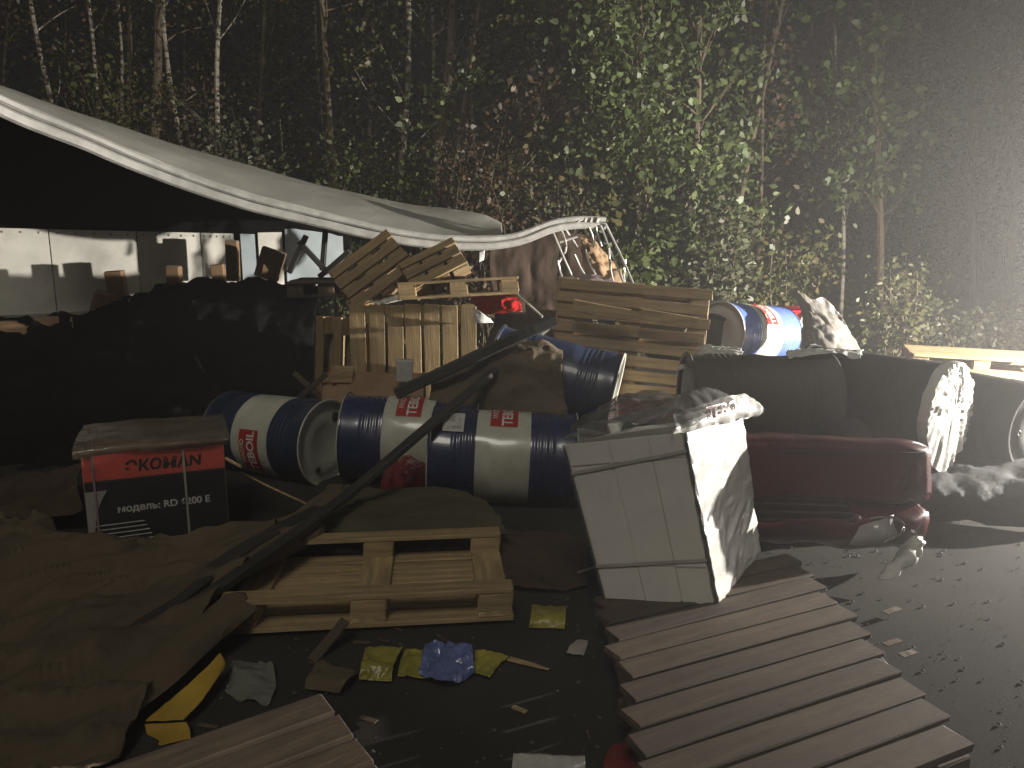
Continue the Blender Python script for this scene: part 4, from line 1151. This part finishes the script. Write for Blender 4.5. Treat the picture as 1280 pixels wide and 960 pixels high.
cloth('clear_tray', 'shiny clear plastic tray crushed beside the lower left pallet',
      [[P(282, 872, 2.5), P(305, 880, 2.45), P(335, 890, 2.42)], [P(288, 850, 2.62), P(312, 846, 2.6), P(345, 865, 2.52)], [P(292, 832, 2.72), P(315, 832, 2.7), P(343, 836, 2.66)]],
      'tray', 'plastic', nu=30, nv=30, amp=0.025, scale=9, thick=0.003, seed=81)
cloth('lime_packet', 'crumpled lime packet, leftmost in the row on the asphalt', [[PZ(450, 850, 0.012), PZ(490, 852, 0.012)], [P(452, 830, 2.62), P(492, 832, 2.62)], [PZ(458, 812, 0.02), PZ(503, 815, 0.02)]], 'lime', 'packet', nu=24, nv=24, amp=0.015, scale=14, thick=0.004, seed=83)
cloth('lime_packet', 'crumpled lime packet touching the blue plastic from the left', [[PZ(497, 846, 0.012), PZ(532, 850, 0.012)], [P(500, 830, 2.66), P(534, 830, 2.66)], [PZ(507, 815, 0.02), PZ(536, 816, 0.02)]], 'lime', 'packet', nu=20, nv=20, amp=0.015, scale=14, thick=0.004, seed=84)
cloth('blue_plastic', 'crumpled shiny blue plastic in the row of lime packets', [[PZ(530, 848, 0.01), PZ(556, 862, 0.01), PZ(588, 845, 0.01)], [P(528, 826, 2.66), P(558, 822, 2.68), P(592, 826, 2.66)], [PZ(535, 815, 0.03), PZ(560, 810, 0.04), PZ(584, 815, 0.03)]], 'blue_film', 'plastic', nu=40, nv=36, amp=0.035, scale=15, thick=0.004, seed=85)
cloth('lime_packet', 'crumpled lime packet touching the blue plastic from the right', [[PZ(588, 842, 0.012), PZ(612, 850, 0.012)], [P(592, 830, 2.68), P(622, 836, 2.66)], [PZ(594, 814, 0.02), PZ(636, 822, 0.02)]], 'lime', 'packet', nu=20, nv=20, amp=0.012, scale=14, thick=0.004, seed=86)
cloth('lime_packet', 'olive packet with a lime edge alone beside the upside-down pallet', [[PZ(661, 785, 0.012), PZ(706, 786, 0.012)], [P(663, 772, 2.99), P(707, 772, 2.99)], [PZ(665, 758, 0.02), PZ(708, 761, 0.02)]], 'lime', 'packet', nu=20, nv=20, amp=0.01, scale=14, thick=0.004, seed=87)
strip('pale_splinter', 'pale pointed splinter at the right end of the packet row', [PZ(636, 822, 0.015), PZ(660, 829, 0.015), PZ(686, 836, 0.015)], [0.03, 0.026, 0.008], 'wood_pale', 'splinter', amp=0.002, seed=5)
strip('pale_chip', 'small pale wood chip alone on the asphalt', [PZ(641, 882, 0.012), PZ(650, 886, 0.012), PZ(658, 889, 0.012)], 0.02, 'wood_pale', 'chip', amp=0.002, seed=6)
strip('white_paper', 'white paper sheet cut off by the bottom edge', [PZ(640, 958, 0.012), PZ(690, 960, 0.012), PZ(732, 962, 0.012)], 0.13, 'paper', 'paper', amp=0.006, seed=7)
cloth('dark_red_wrapper', 'dark red wrapper at the bottom edge beside the sheared pallet', [[PZ(752, 975, 0.01), PZ(808, 975, 0.01)], [P(756, 950, 2.12), P(806, 948, 2.12)], [PZ(766, 940, 0.02), PZ(803, 940, 0.02)]], 'red_film', 'wrapper', nu=24, nv=20, amp=0.02, scale=12, thick=0.004, seed=88)
cloth('grey_scrap', 'small grey rubber scrap on the asphalt beside the sheared pallet', [[PZ(708, 818, 0.01), PZ(730, 822, 0.01)], [P(712, 810, 2.78), P(733, 812, 2.78)], [PZ(722, 803, 0.02), PZ(735, 803, 0.02)]], 'strap', 'scrap', nu=14, nv=14, amp=0.008, scale=12, thick=0.006, seed=89)
cloth('brown_scrap', 'brown crumpled scrap left of the packet row', [[PZ(383, 862, 0.012), PZ(425, 868, 0.012)], [P(386, 845, 2.55), P(436, 852, 2.52)], [PZ(398, 832, 0.02), PZ(446, 845, 0.02)]], 'brown', 'scrap', nu=24, nv=20, amp=0.02, scale=10, thick=0.005, seed=90)
cloth('pale_wrapper', 'crumpled pale wrapper caught in the fold of the big tarpaulin', [[P(118, 836, 2.62), P(140, 830, 2.62)], [P(128, 810, 2.72), P(156, 806, 2.70)], [P(142, 788, 2.86), P(165, 786, 2.84)]], 'strap', 'wrapper', nu=24, nv=24, amp=0.02, scale=12, thick=0.004, seed=91)
cloth('pale_film', 'crumpled pale film end by the pale stake', [[P(684, 728, 3.5), P(700, 728, 3.48)], [P(690, 718, 3.55), P(716, 714, 3.5)], [P(706, 712, 3.6), P(722, 708, 3.55)]], 'strap', 'film', nu=16, nv=16, amp=0.012, scale=12, thick=0.003, seed=92)
for k, (px, py) in enumerate([(1115, 803), (1135, 817), (1115, 762)]):
    strip('pale_chip', ['pale wood chip at the right corner of the sheared pallet', 'second pale wood chip at the right corner of the sheared pallet', 'faint pale chip on the road beyond the sheared pallet'][k],
          [PZ(px - 9, py + 3, 0.03), PZ(px, py, 0.03), PZ(px + 9, py - 3, 0.03)], 0.03, 'wood_grey', 'chip', amp=0.002, seed=10 + k)

# loose pebbles on the asphalt
vs, fs = [], []
for k in range(1500):
    x, y = rng.uniform(-1.8, 3.2), rng.uniform(1.7, 4.2)
    s = 0.003 + 0.008 * rng.random() ** 3
    b = len(vs)
    a = rng.random() * 6.28
    for q in range(4): vs.append((x + s * math.cos(a + q * 1.57) * rng.uniform(0.7, 1.2), y + s * math.sin(a + q * 1.57) * rng.uniform(0.7, 1.2), 0.004))
    vs.append((x, y, 0.004 + s * 0.9))
    fs += [(b + q, b + (q + 1) % 4, b + 4) for q in range(4)]
o = link('pebbles', fast_mesh('pebbles', vs, fs, M['pebble']))
tag(o, 'loose grit scattered over the dark asphalt', 'grit', kind='stuff')

lm_ = MB()
for k in range(110):
    x, y = random.uniform(-1.6, 0.9), random.uniform(1.75, 4.0)
    L_ = random.uniform(0.012, 0.07)
    lm_.box((x, y, 0.009), (L_, L_ * random.uniform(0.08, 0.3), 0.004), Euler((random.uniform(-.1, .1), random.uniform(-.1, .1), random.uniform(0, 6))).to_matrix())
o = lm_.build('wood_litter', M['wood_grey']); tag(o, 'tiny wood splinters strewn over the dark asphalt', 'litter', kind='stuff')

# ------------------------------------------------------------------ forest
def leaves(centres, size, droop=0.3):
    n = len(centres)
    d = rng.normal(size=(n, 3)); d[:, 2] -= droop; d /= np.linalg.norm(d, axis=1)[:, None]
    nn = rng.normal(size=(n, 3)); nn[:, 2] += 0.6
    s = np.cross(d, nn); s /= np.linalg.norm(s, axis=1)[:, None] + 1e-9
    up_ = np.cross(s, d)
    L = (size * rng.uniform(0.6, 1.3, n))[:, None]
    w = L * rng.uniform(0.26, 0.42, n)[:, None]
    c = centres
    bend_ = up_ * w * 0.35
    v = np.stack([c, c + d * L * 0.28 + s * w * 0.85 + bend_, c + d * L * 0.62 + s * w * 0.75 + bend_, c + d * L - up_ * w * 0.3,
                  c + d * L * 0.62 - s * w * 0.75 + bend_, c + d * L * 0.28 - s * w * 0.85 + bend_], axis=1).reshape(-1, 3)
    f = np.arange(n * 6).reshape(-1, 6)
    return v, f


def limb(m, a, b, r0, r1, bendy=0.1, n=6):
    pts = []
    off = Vector((random.uniform(-1, 1), random.uniform(-1, 1), random.uniform(-0.3, 0.6))) * (b - a).length * bendy
    for i in range(n):
        t = i / (n - 1)
        pts.append(a.lerp(b, t) + off * math.sin(math.pi * t))
    m.tube(pts, 1.0, 5, scale=lambda t: r0 + (r1 - r0) * t)
    return pts


def tree(name, label, top, low, Y, r, bark, leaf, n_cl, per, size, spread, zr=(0.8, 7.5), group='trees at the edge of the wood', h=9.0, cat='tree', branches=True):
    a = P(top[0], top[1], Y); b = P(low[0], low[1], Y)
    d = (a - b) / max(0.1, (a.z - b.z))
    base = b - d * b.z; tip = base + d * h
    base.z = -0.05
    t = thing(name, label, cat, tuple(base), group=group)
    m = MB()
    w1 = Vector((random.uniform(-0.12, 0.12), random.uniform(-0.12, 0.12), 0)); w2 = Vector((random.uniform(-0.1, 0.1), random.uniform(-0.1, 0.1), 0))
    def axis(f): return base.lerp(tip, f) + w1 * math.sin(f * 4.5) + w2 * math.sin(f * 9)
    m.tube([axis(i / 22) for i in range(23)], 1.0, 8, scale=lambda f: r * (1.15 - 0.85 * f) + 0.25 * r * max(0, 1 - f * 14))
    cl = []
    for k in range(n_cl):
        z = random.uniform(*zr)
        f = min(0.98, max(0.03, z / h))
        ang = random.uniform(0, 6.28); rad = spread * random.uniform(0.25, 1.0)
        s = axis(max(0.02, f - 0.06))
        c = axis(f) + Vector((math.cos(ang) * rad, math.sin(ang) * rad * 0.8, random.uniform(-0.2, 0.35)))
        if branches: limb(m, s, c, r * 0.28, 0.004)
        cl.append(c)
    m.build('trunk', bark, t, True)
    pts = []
    for c in cl:
        k = int(per * random.uniform(0.5, 1.5))
        g = rng.normal(size=(k, 3)) * np.array([0.30, 0.28, 0.20]) * random.uniform(0.55, 1.2)
        pts.append(g + np.array(c))
    v, f = leaves(np.concatenate(pts), size)
    v = v - np.array(base)
    link('crown', fast_mesh('crown', v, f, leaf), t)
    return t


G, O, RU, PA, YE = M['leaf_green'], M['leaf_olive'], M['leaf_rust'], M['leaf_pale'], M['leaf_yellow']
BI, BA = M['birch'], M['bark']
TREES = [
    ('birch_tree', 'slender birch leaning left, leftmost in the wood', (42, 0), (62, 120), 12.5, 0.045, BI, RU, 10, 70, 0.07, 0.8),
    ('birch_tree', 'thin birch behind the left bush, just right of the leftmost', (106, 0), (113, 95), 12.8, 0.04, BI, O, 9, 70, 0.07, 0.8),
    ('birch_tree', 'thin pale birch above the left bush', (137, 0), (138, 95), 13.0, 0.035, BI, RU, 8, 70, 0.07, 0.8),
    ('young_tree', 'thin grey trunk right of the pale birch above the left bush', (158, 0), (163, 120), 12.6, 0.03, BA, O, 9, 80, 0.07, 0.8),
    ('young_tree', 'broad dark trunk between the two left bushes', (194, 0), (198, 160), 12.2, 0.085, BA, O, 10, 80, 0.07, 0.9),
    ('birch_tree', 'slim birch bending left above the middle bush', (217, 0), (230, 115), 12.4, 0.045, BI, RU, 10, 80, 0.07, 0.8),
    ('birch_tree', 'straight bright birch above the pale middle bush', (285, 0), (281, 130), 12.0, 0.045, BI, O, 10, 80, 0.07, 0.8),
    ('young_tree', 'thin dark trunk halfway between the two bright birches', (330, 0), (326, 200), 13.5, 0.05, BA, RU, 14, 90, 0.075, 0.9),
    ('young_tree', 'brown trunk with forked top left of the brightest birch', (405, 0), (424, 220), 11.8, 0.055, BA, RU, 16, 90, 0.08, 1.0),
    ('birch_tree', 'brightest white birch, behind the middle of the roof', (497, 0), (501, 240), 11.4, 0.055, BI, O, 12, 90, 0.08, 0.9),
    ('young_tree', 'thick mossy trunk right of the brightest birch', (556, 0), (545, 190), 11.6, 0.10, BA, O, 14, 90, 0.085, 1.0),
    ('young_tree', 'slim trunk leaning right beside the mossy trunk', (599, 0), (560, 190), 11.2, 0.04, BA, G, 14, 100, 0.09, 0.9),
    ('young_tree', 'thin upright trunk left of the green crowns', (613, 0), (606, 120), 12.4, 0.035, BA, RU, 14, 90, 0.08, 1.0),
    ('leafy_tree', 'leaning trunk amid green leaves above the roof tip', (690, 20), (640, 260), 11.0, 0.045, BA, RU, 22, 110, 0.09, 1.1),
    ('leafy_tree', 'green leafy tree above the bent roof bows', (735, 0), (720, 250), 10.8, 0.05, BA, O, 24, 120, 0.10, 1.1),
    ('leafy_tree', 'green maple with big bright leaves left of the dark gap', (800, 0), (812, 300), 10.4, 0.05, BA, G, 30, 150, 0.105, 1.0),
    ('leafy_tree', 'brightest green maple in the middle of the wood', (868, 0), (862, 300), 10.6, 0.05, BA, G, 34, 150, 0.105, 0.9),
    ('young_tree', 'thin dark trunk leaning at the left of the hazy gap', (790, 30), (786, 200), 12.2, 0.035, BA, O, 12, 90, 0.09, 1.0),
    ('young_tree', 'slim paired trunk standing in the hazy gap', (968, 60), (940, 215), 11.2, 0.04, BA, RU, 9, 60, 0.09, 1.0),
    ('young_tree', 'second slim trunk standing in the hazy gap', (960, 80), (950, 215), 11.5, 0.03, BA, RU, 8, 60, 0.09, 1.0),
    ('young_tree', 'thin birch-like trunk right of the hazy gap', (1051, 40), (1050, 160), 11.6, 0.03, BI, G, 12, 90, 0.12, 0.8),
    ('leafy_tree', 'hazy green tree right of the thin trunk', (1105, 0), (1100, 260), 11.2, 0.05, BA, G, 18, 90, 0.13, 0.9),
    ('leafy_tree', 'hazy leafy tree near the right edge', (1215, 0), (1220, 260), 11.4, 0.05, BA, O, 24, 90, 0.12, 1.1),
    ('leafy_tree', 'faint leafy tree at the far right edge', (1300, 0), (1300, 260), 11.8, 0.05, BA, G, 22, 90, 0.12, 1.1),
]
for (nm, lb, tp, lw, Y, r, bk, lf, nc, pr, sz, sd) in TREES:
    if 500 < tp[0] < 900: nc, pr = int(nc * 1.5), int(pr * 1.25)
    tree(nm, lb, tp, lw, Y, r, bk, lf, nc, pr, sz, sd, zr=(2.0, 7.5) if tp[0] > 900 else (0.8, 7.5))

# deeper trees, told apart by nothing
for k in range(22):
    px = -120 + k * 66 + random.uniform(-18, 18)
    tree('background_tree', 'dim slender tree deep in the dark wood', (px + random.uniform(-14, 14), 0), (px, 230), random.uniform(14, 18), random.uniform(0.03, 0.07), random.choice([BI, BA, BA]), random.choice([G, O, RU, RU, O]), 16, 90, 0.085, 1.2, group='dim trees deep in the wood')


def bush(name, label, px, py, Y, w, h, leaf, n, size, stems=10, group='bushes at the edge of the wood'):
    c = P(px, py, Y); base = Vector((c.x, c.y, -0.02))
    t = thing(name, label, 'bush', tuple(base), group=group)
    m = MB(); pts = []
    top = c.z
    for k in range(stems):
        a = random.uniform(0, 6.28); rr = w * math.sqrt(random.random())
        tipp = Vector((c.x + rr * math.cos(a), c.y + rr * 0.7 * math.sin(a), top * random.uniform(0.72, 1.08) - 0.25 * h * (rr / w) ** 2))
        ps = limb(m, base + Vector((random.uniform(-0.15, 0.15), random.uniform(-0.15, 0.15), 0)), tipp, 0.014, 0.003, 0.12, 8)
        for p in ps[2:]:
            k2 = int(n / stems / 6)
            g = rng.normal(size=(k2, 3)) * np.array([0.16, 0.15, 0.13])
            pts.append(g + np.array(p))
    m.build('stem', BA, t, True)
    v, f = leaves(np.concatenate(pts), size, 0.0)
    link('foliage', fast_mesh('foliage', v - np.array(base), f, leaf), t)


bush('wild_bush', 'olive bush rising over the roof, left one', 118, 95, 11.0, 0.6, 1.2, O, 2600, 0.07, 16)
bush('wild_bush', 'dark olive bush over the roof, left of the pale one', 232, 120, 11.2, 0.45, 1.2, RU, 1800, 0.07, 14)
bush('wild_bush', 'pale bush rising over the roof, right one', 305, 138, 10.9, 0.55, 1.2, PA, 2600, 0.075, 16)
bush('wild_bush', 'low dark green shrub above the middle of the roof', 440, 195, 11.0, 0.6, 1.0, G, 2200, 0.07, 14)
bush('wild_bush', 'rusty shrub rising above the tip of the roof', 600, 150, 10.4, 0.55, 1.2, RU, 2400, 0.07, 16)
bush('wild_bush', 'twiggy pale shrub behind the bent roof bows', 715, 215, 10.2, 0.5, 1.2, PA, 1500, 0.065, 16)
bush('wild_bush', 'green shrub in the haze behind the slatted pallet', 895, 255, 10.0, 0.6, 1.0, PA, 2600, 0.09, 16)
bush('wild_bush', 'hazy green shrub right of the slatted pallet', 985, 285, 10.3, 0.5, 1.0, O, 1500, 0.09, 14)
bush('wild_bush', 'round yellow-green bush behind the grey tarp', 1122, 338, 9.6, 0.36, 0.6, YE, 1500, 0.08, 18)
bush('wild_bush', 'low weedy clump behind the pallets at right', 1200, 395, 9.7, 0.6, 0.4, PA, 1600, 0.06, 16)
bush('wild_bush', 'low weedy clump at the far right edge', 1275, 398, 9.8, 0.6, 0.4, O, 1400, 0.06, 16)

# far leaf mass and verge grass
pts = []
for k in range(420):
    x, y, z = rng.uniform(-18, 18), rng.uniform(14, 24), rng.uniform(0.2, 8.5)
    pts.append(rng.normal(size=(70, 3)) * np.array([0.6, 0.5, 0.45]) + np.array([x, y, z]))
v, f = leaves(np.concatenate(pts), 0.12)
o = link('distant_wood', fast_mesh('distant_wood', v, f, O)); tag(o, 'dark mass of far foliage closing the wood', 'wood', kind='stuff')
n = 26000
bx_ = rng.uniform(-12, 12, n); by_ = 9.6 + rng.random(n) ** 1.6 * 4
hgt = rng.uniform(0.06, 0.30, n); a = rng.uniform(0, 6.28, n); w = 0.008
dx, dy = np.cos(a) * w, np.sin(a) * w
lx, ly = rng.normal(0, 0.35, n) * hgt, rng.normal(0, 0.35, n) * hgt
v = np.stack([np.stack([bx_ - dx, by_ - dy, np.full(n, -0.02)], 1), np.stack([bx_ + dx, by_ + dy, np.full(n, -0.02)], 1), np.stack([bx_ + lx, by_ + ly, hgt], 1)], 1).reshape(-1, 3)
o = link('verge_grass', fast_mesh('verge_grass', v, np.arange(n * 3).reshape(-1, 3), M['grass'])); tag(o, 'rough dry grass along the edge of the wood', 'grass', kind='stuff')

for o in bpy.data.objects:
    if 'off' in o: del o['off']
